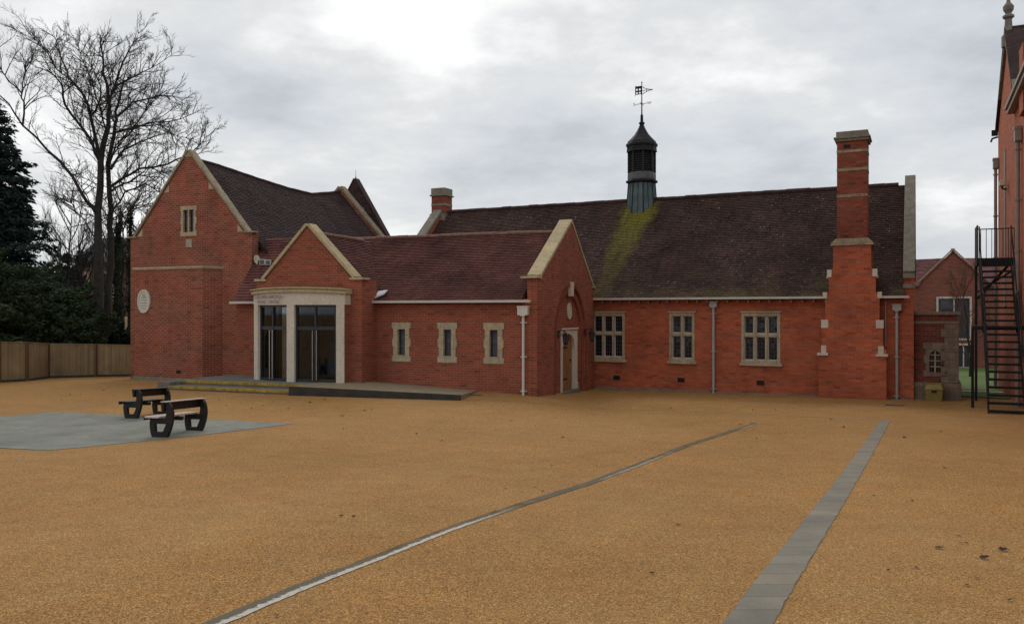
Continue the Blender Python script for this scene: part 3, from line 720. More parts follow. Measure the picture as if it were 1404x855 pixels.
mb.tube([(cxv-.27,cyv,11.27),(cxv+.22,cyv,11.27)], .012, 5); mb.tube([(cxv,cyv-.25,11.27),(cxv,cyv+.25,11.27)], .012, 5)
# the banner of the vane: frame with a cross, and a pierced tail
fx0, fx1, fz0, fz1 = cxv-.27, cxv-.02, 11.66, 12.0
mb.poly(rect(fx0, fx1, fz0, fz1), [rect(fx0+.03, fx0+.10, fz0+.03, fz0+.10), rect(fx1-.10, fx1-.03, fz0+.03, fz0+.10),
        rect(fx0+.03, fx0+.10, fz0+.16, fz0+.24), rect(fx1-.10, fx1-.03, fz0+.16, fz0+.24)], (0,cyv,0), X, Y, -.008, .008)
mb.tube([(fx0-.02,cyv,fz0-.06),(fx0,cyv,fz0),(fx0,cyv,fz1+.04)], .010, 5)
mb.tube([(cxv,cyv,11.97),(cxv+.16,cyv,11.87),(cxv+.42,cyv,11.80)], .011, 5); mb.tube([(cxv,cyv,11.63),(cxv+.16,cyv,11.73),(cxv+.42,cyv,11.80)], .011, 5)
mb.tube([(cxv,cyv,11.80),(cxv+.4,cyv,11.80)], .010, 5)
for dx, dz in ((.09,.10),(.09,-.10),(.2,.04),(.2,-.04),(.09,0)): mb.lathe([(.001,11.8+dz-.025),(.028,11.8+dz),(.001,11.8+dz+.025)], (cxv+dx,cyv,0), 6)
mb.lathe([(.001,11.765),(.035,11.80),(.001,11.835)], (cxv+.43,cyv,0), 6)
wv = mb.build('weather_vane', BLACK, cu)
def text_mesh(body, size, ext=.006, align='CENTER', space=1.0, line=1.0):
    cu_ = bpy.data.curves.new('t', 'FONT'); cu_.body = body; cu_.size = size; cu_.extrude = ext
    cu_.align_x = align; cu_.align_y = 'CENTER'; cu_.space_character = space; cu_.space_line = line
    ob_ = bpy.data.objects.new('t', cu_); COL.objects.link(ob_); bpy.context.view_layer.update()
    dg = bpy.context.evaluated_depsgraph_get(); me = bpy.data.meshes.new_from_object(ob_.evaluated_get(dg))
    COL.objects.unlink(ob_); bpy.data.objects.remove(ob_); return me
def text_obj(name, body, size, mat, parent, loc, rot, **kw):
    me = text_mesh(body, size, **kw); me.materials.clear(); me.materials.append(mat); me.name = name
    o = bpy.data.objects.new(name, me); COL.objects.link(o); o.parent = parent; o.location = loc; o.rotation_euler = rot; return o
text_obj('compass_letter', 'S', .17, BLACK, cu, (cxv-.32,cyv,11.27), (R(90),0,0)); text_obj('compass_letter', 'W', .17, BLACK, cu, (cxv+.31,cyv,11.27), (R(90),0,0))

# ------------------------------------------------------------------ WING
UW = R(-21.3); OW = Vector((.73, 24.7, 0))
def wing2w(a, b, z=0): return OW + Vector((math.cos(UW), math.sin(UW), 0))*a + Vector((-math.sin(UW), math.cos(UW), 0))*b + Vector((0,0,z))
wing = thing('entrance_wing', 'low red brick wing with plum tile roof, glazed bow entrance and arched side door', 'building', OW, UW)
WE = 3.13; WRB = 3.12; WRZ = 5.45; GA = 3.4
slits = [-4.506, -2.911, -1.370]
mb = MB(); mb.poly(rect(-5.4, -.3, -.7, 3.2), [rect(c-.17, c+.17, 1.40, 2.32) for c in slits], (0,0,0), X, Y, 0, .3)
mb.poly(rect(-10.9, -9.34, -.7, 3.2), [], (0,0,0), X, Y, 0, .3)
mb.poly([(.31,-.7),(2.6,-.7),(2.6,3.2),(.8,4.3),(.31,3.2)], [], (-10.9,0,0), Y, X, 0, .3)
# end gable with two recessed orders of arch
def arch(c, r, zs, z0, n=22): return [(c-r, z0)]+[(c-r*math.cos(math.pi*i/n), zs+r*math.sin(math.pi*i/n)) for i in range(n+1)]+[(c+r, z0)]
ZS = 2.0; AR1 = 1.66; AR2 = 1.38
def gpoly(notch): return [(0,-.7)]+notch+[(6.24,-.7),(6.24,3.76),(6.0,3.76),(GA,5.74),(.3,3.84),(0,3.84)]
mb.poly(gpoly(arch(GA, AR1, ZS, -.7)), [], (0,0,0), Y, NX, 0, .07)
mb.poly([(.01,-.7)]+arch(GA, AR2, ZS, -.7)+[(6.24,-.7),(6.24,3.7),(5.95,3.7),(GA,5.65),(.35,3.78),(.01,3.78)], [], (-.0705,0,0), Y, NX, 0, .07)
mb.poly([(.32,-.7),(2.75,-.7),(2.75,1.95),(4.3,1.95),(4.3,-.7),(6.24,-.7),(6.24,3.7),(5.95,3.7),(GA,5.65),(.35,3.78),(.32,3.78)], [], (-.141,0,0), Y, NX, 0, .16)
mb.box(-.3, -.1405, .0, .319, -.7, 3.78)
mb.box(-10.6, -.31, 6.0, 6.24, -.7, 3.2)
mb.build('wall', BR_WING, wing)
mb = MB(); mb.poly(rect(-5.4, 0.001, -.7, .31), [], (0,0,0), X, Y, -.03, -.001); mb.build('plinth', BR_WING, wing)
# arch ring bricks, carried down the jambs; darker colour paints the recess's shade
BR_RING = brick_mat('brick_ring_painted_shade', (.235,.057,.032), (.19,.046,.028), (.17,.075,.048), blotch=.1)
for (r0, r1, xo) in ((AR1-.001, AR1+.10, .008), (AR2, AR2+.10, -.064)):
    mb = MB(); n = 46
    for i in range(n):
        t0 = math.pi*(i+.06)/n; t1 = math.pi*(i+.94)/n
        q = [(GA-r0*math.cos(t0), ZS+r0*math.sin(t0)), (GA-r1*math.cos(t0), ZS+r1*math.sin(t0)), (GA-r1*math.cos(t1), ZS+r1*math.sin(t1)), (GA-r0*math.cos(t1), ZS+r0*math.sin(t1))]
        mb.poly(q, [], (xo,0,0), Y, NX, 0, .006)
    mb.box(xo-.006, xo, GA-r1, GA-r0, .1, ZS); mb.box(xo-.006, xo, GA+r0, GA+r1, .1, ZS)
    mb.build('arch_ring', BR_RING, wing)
mb = MB(); mb.poly([(GA-.10,ZS+AR2-.05),(GA+.10,ZS+AR2-.05),(GA+.15,ZS+AR1+.14),(GA-.15,ZS+AR1+.14)], [], (.06,0,0), Y, NX, 0, .13); mb.build('keystone', STONE_W, wing, bevel=.008)
def ellipse(cx, cz, rx, rz, n=28): return [(cx+rx*math.cos(2*math.pi*i/n), cz+rz*math.sin(2*math.pi*i/n)) for i in range(n)]
mb = MB(); mb.poly(ellipse(GA+.15, 2.84, .2, .27), [], (-.10,0,0), Y, NX, 0, .04)
mb.poly(ellipse(GA+.15, 2.84, .21, .28), [ellipse(GA+.15, 2.84, .165, .235)], (-.085,0,0), Y, NX, 0, .05)
mb.poly([(GA+.07,2.78),(GA+.15,2.70),(GA+.23,2.78),(GA+.23,2.95),(GA+.07,2.95)], [], (-.088,0,0), Y, NX, 0, .02)
mb.build('plaque', STONE_W, wing, bevel=.006)
# side door: stone frame with four-centred head
DC = 3.48
head = [(DC-.66,-.3),(DC-.66,1.60),(DC-.58,1.84),(DC-.36,2.00),(DC,2.10),(DC+.36,2.00),(DC+.58,1.84),(DC+.66,1.60),(DC+.66,-.3)]
mb = MB(); mb.poly([(DC-.80,-.3)]+head+[(DC+.98,-.3),(DC+.98,2.24),(DC-.80,2.24)], [], (-.10,0,0), Y, NX, 0, .14)
mb.box(-.10, -.06, DC-.84, DC+1.02, 2.22, 2.28); mb.box(-.10, -.07, DC+.66, DC+.98, .2, .42)
df = mb.build('door_surround', STONE_W, wing, bevel=.01)
mb = MB(); mb.box(-.2, .02, DC-.78, DC+.9, -.3, .2); mb.build('doorstep', CONC, df)
mb = MB()
for i in range(8):
    a = DC-.66+i*.165; mb.box(-.235, -.205, a+.003, a+.162, .20, 2.12)
dr = mb.build('door', TIMBER, wing, bevel=.004)
mb = MB()
for z in (.55, 1.6): mb.box(-.205, -.198, DC-.6, DC+.15, z, z+.05)
mb.tube([(-.19,DC+.45,1.15),(-.19,DC+.45,1.22)], .03, 8); mb.each('strap_hinge', BLACK, dr)
# roof
mb = MB()
tiles(mb, (-5.44,-.2,WE), (-.42,-.2,WE), (-.42,WRB,WRZ), (-8.3,WRB,WRZ), seed=21, lift=.036, step=.125)
tiles(mb, (-.42,6.4,WE), (-11.5,6.4,WE), (-11.5,WRB,WRZ), (-.42,WRB,WRZ), step=.3, w=.6, seed=22)
slab(mb, (-5.4,-.18,WE+.02), (-.42,-.18,WE+.02), (-.42,WRB,WRZ-.02), (-8.3,WRB,WRZ-.02)); slab(mb, (-11.5,6.35,WE+.02), (-.42,6.35,WE+.02), (-.42,WRB,WRZ-.02), (-11.5,WRB,WRZ-.02))
# porch roof, both slopes
PX = -7.37
tiles(mb, (-5.5,-.55,3.45), (-5.5,.25,3.45), (PX,3.0,5.32), (PX,-.55,5.32), seed=23, lift=.032, step=.125)
tiles(mb, (-9.3,.25,3.45), (-9.3,-.55,3.45), (PX,-.55,5.32), (PX,3.0,5.32), seed=24, lift=.032, step=.125)
slab(mb, (-5.5,-.55,3.45), (-5.5,.25,3.45), (PX,3.0,5.32), (PX,-.55,5.32), .04); slab(mb, (-9.3,-.55,3.45), (-9.3,.25,3.45), (PX,3.0,5.32), (PX,-.55,5.32), .04)
# steep link roof left of the porch
tiles(mb, (-10.92,-.2,WE), (-9.3,-.2,WE), (-9.3,1.66,5.45), (-10.92,1.66,5.45), seed=25, lift=.03, step=.12)
slab(mb, (-10.92,-.18,WE+.02), (-9.3,-.18,WE+.02), (-9.3,1.66,5.43), (-10.92,1.66,5.43))
slab(mb, (-10.92,1.66,5.47), (-8.3,1.66,5.47), (-8.3,3.12,5.45), (-10.92,3.12,5.45), .06)
slab(mb, (-9.3,.2,3.5), (-8.3,.9,4.4), (-8.3,1.66,5.45), (-9.3,1.66,5.45), .03)
wr = mb.build('roof', TILE_WING, wing, fix=False)
mb = MB(); ridge(mb, (-11.5,WRB,WRZ+.01), (-.42,WRB,WRZ+.01), .075); mb.build('ridge_tiles', TERRA, wr); mb = MB(); ridge(mb, (PX,-.5,5.33), (PX,2.4,5.33), .075); mb.build('ridge_tiles', TERRA, wr)
mb = MB()
coping(mb, (.05,.28,3.84), (.05,GA,5.80), NX, .44, .10); coping(mb, (.03,6.02,3.72), (.03,GA,5.80), NX, .3, .10)
mb.box(-.46, .06, -.16, .33, 3.80, 3.86); mb.box(-.3, .06, 5.95, 6.26, 3.68, 3.74)
coping(mb, (-5.68,-.96,3.84), (PX,-.96,5.54), Y, .42, .10); coping(mb, (-9.06,-.96,3.84), (PX,-.96,5.54), Y, .42, .10)
mb.box(-5.80, -5.33, -.96, -.5, 3.80, 3.87); mb.box(-9.40, -8.95, -.96, -.5, 3.80, 3.87)
mb.each('gable_coping', STONE_Y, wing, bevel=.012)
mb = MB(); gutter(mb, (-5.55,-.24,3.12), (-.12,-.24,3.12)); mb.build('gutter', WHITE, wing); mb = MB(); gutter(mb, (-10.95,-.24,3.12), (-9.2,-.24,3.12)); mb.build('gutter', WHITE, wing)
downpipe(wing, (-.389, 0), (0,-1,0), .2, 2.72, r=.04, hop=.34, hoph=.27, mat=WHITE)
mb = MB(); mb.tube([(-9.42,-.24,3.08),(-9.42,-.24,2.95),(-9.3,-.12,2.75),(-9.3,-.06,2.5),(-9.3,-.06,.5)], .04, 10); mb.build('downpipe', WHITE, wing)
for c in slits:
    mb = MB(); o_ = [(c+x, 1.245+z) for x, z in quoined(.67, 1.24)]
    mb.poly(o_, [rect(c-.13, c+.13, 1.46, 2.27)], (0,0,0), X, Y, -.03, .16); w_ = mb.build('window', STONE, wing, bevel=.006)
    g = MB(); g.box(c-.14, c+.14, .125, .135, 1.45, 2.28); g.build('glass', GLASS_SLIT, w_)
    fr = MB(); fr.poly(rect(c-.129, c+.129, 1.461, 2.269), [rect(c-.10, c+.10, 1.49, 2.24)], (0,0,0), X, Y, .09, .12); fr.build('frame', FRAME, w_)
    li = MB(); li.box(c-.14, c+.14, -.045, .0, 1.425, 1.458); li.build('sill', STONE_Y, w_)
for a in (-8.9+3.6,): pass
# porch gable
mb = MB(); PF = -.9
pg = [(-9.34,3.0),(-5.40,3.0),(-5.40,3.82),(-5.72,3.82),(PX,5.50),(-9.02,3.82),(-9.34,3.82)]
mb.poly(pg, [], (0,PF,0), X, Y, 0, .3)
mb.box(-5.82, -5.40, PF, -.001, -.7, 2.9995); mb.box(-9.34, -9.15, PF, -.001, -.7, 2.9995); mb.box(-5.70, -5.40, PF+.3005, -.001, 3.0, 3.8); mb.box(-9.34, -9.05, PF+.3005, -.001, 3.0, 3.8)
mb.build('porch_wall', BR_WING, wing)
# bow front: curved cornice, fascia, posts and glazed doors
BC = (-7.485, -1.25+3.75*math.cos(R(26.7))); BR_ = 3.75
def arc_solid(mb, r0, r1, z0, z1, a0, a1, n=None, c0=0.0, c1=0.0):
    n = n or max(2, int(abs(a1-a0)/2.5)); ps = []
    for i in range(n+1):
        t = R(a0+(a1-a0)*i/n); q = (math.degrees(t)/27)**2; e0 = z0-c0*q; e1 = z1-c1*q      # c0/c1: the head rises gently to the middle
        for r, z in ((r0,e0),(r1,e0),(r1,e1),(r0,e1)): ps.append((BC[0]+r*math.sin(t), BC[1]-r*math.cos(t), z))
    fs = [(4*i+k_, 4*i+(k_+1) % 4, 4*(i+1)+(k_+1) % 4, 4*(i+1)+k_) for i in range(n) for k_ in range(4)]+[(3,2,1,0), tuple(4*n+k_ for k_ in range(4))]
    mb.add(ps, fs)
mb = MB(); arc_solid(mb, 3.45, BR_, 3.03, 3.42, -26.7, 26.7, None, 0, .055)
mb.box(-5.9, -5.79, -1.25, PF-.002, 3.03, 3.365); mb.box(-9.18, -9.07, -1.25, PF-.002, 3.03, 3.365)
for a0, a1 in ((-26.7,-22.9), (-2.1,2.1), (22.9,26.7)): arc_solid(mb, 3.5, BR_-.002, .6, 3.0295, a0, a1, 3)
bw0 = MB(); bw0.box(-5.98, -5.825, -1.16, -.902, -.7, 3.029); bw0.box(-9.15, -9.0, -1.16, -.902, -.7, 3.029); bw0.each('bow_return', BR_WING, wing)
bw = mb.build('bow_front', STONE_W, wing)
mb = MB(); arc_solid(mb, 3.4, BR_+.07, 3.421, 3.50, -27.6, 27.6, None, .055, .055); arc_solid(mb, 3.4, BR_+.04, 3.501, 3.54, -27.3, 27.3, None, .055, .055); arc_solid(mb, 3.4, BR_+.10, 3.541, 3.585, -27.9, 27.9, None, .055, .055)
mb.box(-5.84, -5.73, -1.25, PF-.002, 3.366, 3.53); mb.box(-9.24, -9.13, -1.25, PF-.002, 3.366, 3.53)
mb.box(-9.1, -5.85, -1.3, PF-.002, 3.33, 3.37)
mb.build('cornice', STONE_Y, bw)
for a0, a1 in ((-22.9,-2.1), (2.1,22.9)):
    am = (a0+a1)/2; fr = MB(); gl = MB(); ha = MB()
    for a, w in ((a0+.45, .9), (a1-.45, .9), (am, .9)): arc_solid(fr, 3.56, 3.66, .66, 3.03, a-w/2, a+w/2, 1)
    for z0, z1 in ((.66,.74),(2.26,2.36),(2.96,3.03)): arc_solid(fr, 3.57, 3.65, z0, z1, a0+.9, a1-.9, 5)
    d_ = fr.build('glazed_doors', FRAME, wing)
    arc_solid(gl, 3.60, 3.615, .74, 2.96, a0+.9, a1-.9, 5); gl.build('glass', GLASS_DOOR, d_)
    for s in (-1.0, 1.0):
        t = R(am+s); p = lambda r, z: (BC[0]+r*math.sin(t), BC[1]-r*math.cos(t), z)
        ha.tube([p(3.66,.72), p(3.73,.72), p(3.73,2.24), p(3.66,2.24)], .016, 6)
    ha.build('handles', STEEL, d_)
mb = MB(); mb.box(-9.1, -5.85, -.85, 2.6, .60, .655); mb.box(-9.1, -5.85, 2.6, 2.7, .6, 3.1); mb.box(-9.15, -9.08, -.9, 2.6, .6, 3.1); mb.box(-5.88, -5.82, -.898, 2.6, .6, 3.1)
mb.box(-8.9, -6.05, -1.2, 2.6, 3.04, 3.09)
mb.build('interior', DARKIN, wing)
mb = MB()
for i in range(15):
    a = -22+i*1.22
    if i not in (7,): arc_solid(mb, 3.36, 3.375, .70, 2.93, a, a+1.1, 1)
mb.build('vertical_blind', CURTAIN, wing)
mb = MB()
for i in range(24):
    y = -.8+i*.13; mb.box(-9.075, -9.03+.015*(i % 2), y, y+.115, .7, 2.95)
mb.build('wall_panelling', CURTAIN, wing)
mb = MB(); mb.box(-8.2, -6.6, 1.6, 2.0, .655, 1.7); mb.box(-8.25, -6.55, 1.55, 2.05, 1.7, 1.75); mb.build('reception_counter', CURTAIN, wing)
text_obj('lettering', 'THE WALLINGTON\nMUSIC CENTRE', .155, LETTER, wing, (BC[0]+3.757*math.sin(R(-13.9)), BC[1]-3.757*math.cos(R(-13.5)), 3.20), (R(90), 0, R(-13.5)), ext=.004, line=.98)

# landing, ramp and steps in front of the doors
rampo = thing('entrance_platform', 'low grey entrance platform with blackened kerb and yellow-edged steps', 'platform', wing2w(-7.5,-2.2,.4), UW)
def W2L(px, py, z): # pixel at height z -> platform-local xy
    Yd = (CAMZ-z)/((py-HZ)/F); p = Vector(((px-CX)/F*Yd, Yd, 0))-rampo.location
    c_, s_ = math.cos(-UW), math.sin(-UW); return (p.x*c_-p.y*s_, p.x*s_+p.y*c_)
ZL = .655-.4
f1 = W2L(632, 541, .55); f0 = W2L(398, 529.5, .66)
fl_ = (W2L(222, 524, .60)[0], f0[1]+.62)
wl = lambda a: (a+7.5, 2.2+.0)
mb = MB()
back = 2.17
P = [(f0[0], f0[1]), (f1[0], f1[1]), (wl(-1.9)[0], back), (wl(-5.4)[0], back), (f0[0], back)]
zt = [ZL, .14, .04, ZL-.05, ZL]
vs = [(x, y, z) for (x, y), z in zip(P, zt)]+[(x, y, -.9) for x, y in P]
mb.add(vs, [(0,1,2,3,4),(9,8,7,6,5)]+[(i, (i+1) % 5, 5+(i+1) % 5, 5+i) for i in range(5)])
mb.build('ramp', plain('ramp_surface', (.23,.175,.105), .9, .2, 4, bumps=.2, stain=.4, stainc=(.14,.12,.09)), rampo)
mb = MB(); mb.box(fl_[0]+.5, f0[0]-.001, f0[1]+.62, back+.5, -.9, ZL)
mb.box(fl_[0]+.5, f0[0]-.001, f0[1]+.02, f0[1]+.6195, -.9, ZL-.13)
mb.box(fl_[0], fl_[0]+.499, f0[1]+.1, back+.5, -.9, ZL-.02)
mb.build('landing', CONC, rampo, bevel=.008)
mb = MB(); v0 = Vector((f0[0], f0[1], ZL)); v1 = Vector((f1[0], f1[1], .14))
dv = (v1-v0); nrm = Vector((dv.y, -dv.x, 0)).normalized()*.09
q = [v0, v1, v1+nrm, v0+nrm]; top = [p+Vector((0,0,.012)) for p in q]; bot = [Vector((p.x, p.y, -.9)) for p in q]
mb.add(top+bot, [(0,1,2,3),(7,6,5,4)]+[(i, (i+1) % 4, 4+(i+1) % 4, 4+i) for i in range(4)])
mb.build('kerb', CONCD, rampo)
mb = MB()
mb.box(fl_[0]+.52, f0[0]-.003, f0[1]+.600, f0[1]+.76, ZL-.065, ZL+.006); mb.box(fl_[0]+.52, f0[0]-.003, f0[1]+.0, f0[1]+.16, ZL-.195, ZL-.124)
mb.each('nosing', YELLOW, rampo)

# wall lanterns beside the arched door
def lantern(label, L):
    t = thing('wall_lantern', label, 'lamp', wing2w(.0, L, 2.0), UW, 'black lanterns flanking the side door')
    mb = MB(); mb.box(0, .02, -.05, .05, -.02, .22); mb.tube([(.01,0,.15),(.10,0,.24),(.22,0,.22),(.26,0,.16)], .014, 6); mb.tube([(.01,0,0),(.12,0,.08),(.22,0,.2)], .01, 6); mb.build('bracket', BLACK, t)
    mb = MB(); mb.lathe([(.03,.16),(.11,.08),(.115,.06)], (.26,0,0), 6); mb.lathe([(.06,-.20),(.075,-.18),(.03,-.23)], (.26,0,0), 6)
    for k_ in range(6):
        a = 2*math.pi*k_/6; mb.tube([(.26+.10*math.cos(a), .10*math.sin(a), .07), (.26+.065*math.cos(a), .065*math.sin(a), -.19)], .009, 4)
    mb.build('lantern_cage', BLACK, t)
    mb = MB(); mb.lathe([(.055,-.18),(.09,.06)], (.26,0,0), 6); mb.build('lantern_glass', GLASS_SLIT, t); return t
lantern('black iron wall lantern left of the arched side door', 1.98); lantern('black iron wall lantern right of the arched side door', 5.02)

# ------------------------------------------------------------------ LEFT GABLED BUILDING
UL = R(-23.5); kk = 1.04; OL = Vector((-13.87*kk, 30.5*kk, 0)); LWD = 5.77
def left2w(a, b, z=0): return OL + Vector((math.cos(UL), math.sin(UL), 0))*a + Vector((-math.sin(UL), math.cos(UL), 0))*b + Vector((0,0,z))
lb = thing('gabled_building', 'tall red brick gabled building with canted bay, oval plaque and dark sagging roof', 'building', OL, UL)
ga = LWD/2; EZ = 5.62; AZ = 8.66
mb = MB(); mb.poly([(0,-.7),(LWD,-.7),(LWD,EZ),(LWD-.30,EZ),(ga,AZ),(.30,EZ),(0,EZ)], [rect(ga-.27, ga+.27, 5.68, 6.56)], (0,0,0), X, Y, 0, .35)
mb.box(0, .3, .35, 9.5, -.7, 4.4); mb.box(LWD-.3, LWD, .35, 9.5, -.7, 4.4)
mb.box(.3, LWD-.3, 9.2, 9.5, -.7, 4.4)
mb.poly([(0,4.401),(6.5,4.401),(6.15,5.0),(ga,8.60),(-.2,5.2)], [], (0,9.36,0), X, Y, 0, .28)
# canted bay
BX0, BX1, BP, BCANT, BT = .52, 4.45, .60, .35, 4.33
bay = [(BX0,0),(BX0+BCANT,-BP),(BX1-BCANT,-BP),(BX1,0)]
vs = [(x,y,z) for z in (-.7, BT) for x, y in bay]
mb.add(vs, [(0,1,5,4),(1,2,6,5),(2,3,7,6),(4,5,6,7)])
mb.build('wall', BR_OLD, lb)
mb = MB()
def bay_ring(mb, e, z0, z1, inner=0.0):
    o_ = [(BX0-e,.0),(BX0+BCANT-e*.8,-BP-e),(BX1-BCANT+e*.8,-BP-e),(BX1+e,.0)]
    mb.add([(x,y,z) for z in (z0, z1) for x, y in o_], [(0,1,5,4),(1,2,6,5),(2,3,7,6),(4,5,6,7),(3,2,1,0)])
bay_ring(mb, .03, BT, BT+.04); bay_ring(mb, .06, BT+.04, BT+.105)
mb.build('bay_coping', STONE, lb)
mb = MB(); bay_ring(mb, .05, -.7, .46); mb.build('bay_plinth', STONE_G, lb)
mb = MB(); o_ = [(ga+x, 5.57+z) for x, z in quoined(.78, 1.10, ext=.05)]
mb.poly(o_, [rect(ga-.245, ga-.03, 5.72, 6.53), rect(ga+.03, ga+.245, 5.72, 6.53)], (0,0,0), X, Y, -.03, .16); w_ = mb.build('window', STONE, lb, bevel=.006)
g = MB(); g.box(ga-.25, ga+.25, .05, .06, 5.70, 6.54); g.build('glass', GLASS_LEAD, w_)
mb = MB(); mb.box(ga-.13, ga+.15, -.02, .02, 5.16, 5.46); va = mb.build('wall_vent', STONE, lb)
mb = MB()
for i in range(6): mb.box(ga-.10, ga+.12, -.026, -.021, 5.19+i*.042, 5.205+i*.042)
mb.build('vent_slats', CAST, va)
pxc, pzc = 1.36, 3.2
mb = MB(); mb.poly(ellipse(pxc, pzc, .29, .42), [], (0,-BP,0), X, Y, -.035, .0); mb.poly(ellipse(pxc, pzc, .30, .43), [ellipse(pxc, pzc, .24, .36)], (0,-BP,0), X, Y, -.06, -.001)
pq = mb.build('plaque', STONE_P, lb)
mb = MB()
mb.poly([(pxc-.06,3.36),(pxc,3.30),(pxc+.06,3.36),(pxc+.06,3.46),(pxc-.06,3.46)], [], (0,-BP,0), X, Y, -.045, -.036)
for k_ in range(-2, 3):
    if k_: mb.box(pxc+k_*.055-.012, pxc+k_*.055+.012, -BP-.045, -BP-.036, 3.36-abs(k_)*.03, 3.42-abs(k_)*.03)
for z, w in ((3.24,.15),(3.14,.17),(3.04,.15),(2.95,.11)):
    x = pxc-w
    rr_ = random.Random(int(z*100))
    while x < pxc+w: l = rr_.uniform(.02,.06); mb.box(x, min(x+l, pxc+w), -BP-.042, -BP-.036, z-.018, z+.018); x += l+.016
mb.build('plaque_relief', plain('plaque_relief', (.33,.33,.28), .8), pq)
mb = MB(); mb.box(2.9, 3.1, -BP-.01, -BP+.02, .62, .74); mb.build('air_vent', BLACK, lb)
# sagging roof
zr = [(.35,8.42),(1.6,8.36),(3.5,8.20),(5.5,8.06),(7.2,8.02),(8.4,8.22),(9.4,8.42)]
mb = MB(); ex = 7.0; ez = 3.98
for (b0, z0), (b1, z1) in zip(zr, zr[1:]):
    tiles(mb, (ex,b0,ez), (ex,b1,ez), (ga,b1,z1), (ga,b0,z0), seed=int(b0*10)+31, lift=.02)
    slab(mb, (ex,b0,ez), (ex,b1,ez), (ga,b1,z1), (ga,b0,z0), .05)
    tiles(mb, (-.3,b1,5.3), (-.3,b0,5.3), (ga,b0,z0), (ga,b1,z1), step=.3, w=.6, seed=32)
    slab(mb, (-.3,b1,5.3), (-.3,b0,5.3), (ga,b0,z0), (ga,b1,z1), .05)
lr = mb.build('roof', TILE_DARK, lb, fix=False)
mb = MB()
for (b0, z0), (b1, z1) in zip(zr, zr[1:]): ridge(mb, (ga,b0,z0+.01), (ga,b1,z1+.01), .07)
mb.build('ridge_tiles', TILE_DARK, lr)
mb = MB()
coping(mb, (LWD-.22,-.06,EZ-.02), (ga,-.06,AZ+.02), Y, .30, .085); coping(mb, (.22,-.06,EZ-.02), (ga,-.06,AZ+.02), Y, .30, .085)
mb.box(LWD-.33, LWD+.10, -.06, .25, EZ-.03, EZ+.035); mb.box(-.10, .33, -.06, .25, EZ-.03, EZ+.035)
coping(mb, (6.2,9.35,5.0), (ga,9.35,8.62), Y, .35, .12); coping(mb, (-.3,9.35,5.2), (ga,9.35,8.62), Y, .35, .12)
mb.each('gable_coping', STONE_M, lb, bevel=.012)
mb = MB()
for s in (-1, 1):
    for t, w in ((.02, .27), (.54, .24)):
        xo = ga+s*(ga-.30)*(1-t); z = EZ+(AZ-EZ)*t-.04; mb.poly([(xo-s*w, z-.0),(xo, z-.0),(xo-s*w, z+w*1.12)] if s > 0 else [(xo, z),(xo-s*w, z),(xo-s*w, z+w*1.12)], [], (0,0,0), X, Y, -.015, .02)
mb.poly([(ga-.17,AZ-.2),(ga+.17,AZ-.2),(ga,AZ+.02)], [], (0,0,0), X, Y, -.02, .02)
mb.each('coping_block', STONE, lb)
# fittings at the corner
t = thing('satellite_dish', 'small pale dish on the corner above the link roof', 'satellite dish', left2w(LWD+.12, .1, 4.62), UL)
mb = MB(); mb.lathe([(.001,0),(.12,.02),(.22,.07),(.235,.08),(.22,.085),(.12,.035),(.001,.015)], (0,0,0), 18)
o = mb.build('dish', STONE_W, t, smooth=True); o.rotation_euler = (R(72), R(10), R(78)); o.scale = (.62, .8, .7)
mb = MB(); mb.tube([(-.12,.1,-.1),(0,.05,-.05),(.0,0,0)], .015, 6); mb.build('bracket', CAST, t)
def floodlight(label, loc, rz, s=1.0, w=.26):
    t = thing('floodlight', label, 'lamp', loc, rz)
    mb = MB(); mb.box(-w/2*s, w/2*s, -.12*s, 0, -.10*s, .10*s); mb.build('housing', WHITE, t, bevel=.01)
    mb = MB(); mb.box(-w/2*s+.02, w/2*s-.02, -.125*s, -.121*s, -.08*s, .08*s); mb.build('glass', GLASS_SLIT, t)
    mb = MB(); mb.tube([(0,0,0),(0,.1*s,-.02),(0,.16*s,-.1*s)], .014, 5); mb.build('bracket', CAST, t); return t
floodlight('pale floodlight bracketed beside the satellite dish', left2w(LWD+.45, .1, 4.55), UL+R(10), 1.0, .2)
floodlight('second pale floodlight just right of the dish', left2w(LWD+.68, .1, 4.53), UL+R(20), .9, .2)
floodlight('white floodlight on the far left edge of the gabled building', left2w(-.12, .6, 3.55), UL+R(-60), 1.0, .36)
mb = MB(); b_ = wing2w(-5.28, -.25, 3.40)
mb.add([(-.15,0,-.02),(.22,.05,.12),(.16,.35,.24),(-.15,.3,.2),(-.15,0,-.06),(.22,.05,.08),(.16,.35,.2),(-.15,.3,.16)], [(0,1,2,3),(7,6,5,4),(0,4,5,1),(1,5,6,2),(2,6,7,3),(3,7,4,0)])
o = mb.build('lead_flashing', plain('pale_lead', (.42,.43,.45), .4), wing); o.location = (-5.28,-.15,3.28)

# block behind with a tile-hung gable
bb = thing('rear_block', 'tile-hung gable rising behind the sagging dark roof', 'building', left2w(0, 9.75), UL)
def solve_a(px, b):   # a so that left2w(a,b) lies on column px
    lo, hi = -20, 30
    for _ in range(50):
        m = (lo+hi)/2; p = left2w(m, b)
        if (p.x/p.y)*F+CX < px: lo = m
        else: hi = m
    return lo
aa = solve_a(487, 9.8); ar = solve_a(531, 9.8); zap = CAMZ+(HZ-246)/F*left2w(aa, 9.8).y; zlo = CAMZ+(HZ-325)/F*left2w(ar, 9.8).y
sl_ = (zap-zlo)/(ar-aa); er = aa+(zap-4.5)/sl_; el = 2*aa-er
mb = MB(); mb.poly([(el,-.7),(er,-.7),(er,4.5),(aa,zap),(el,4.5)], [], (0,0,0), X, Y, 0, .3); mb.box(el, er, .3, .5, -.7, 4.4); mb.build('wall', TILE_DARK, bb)
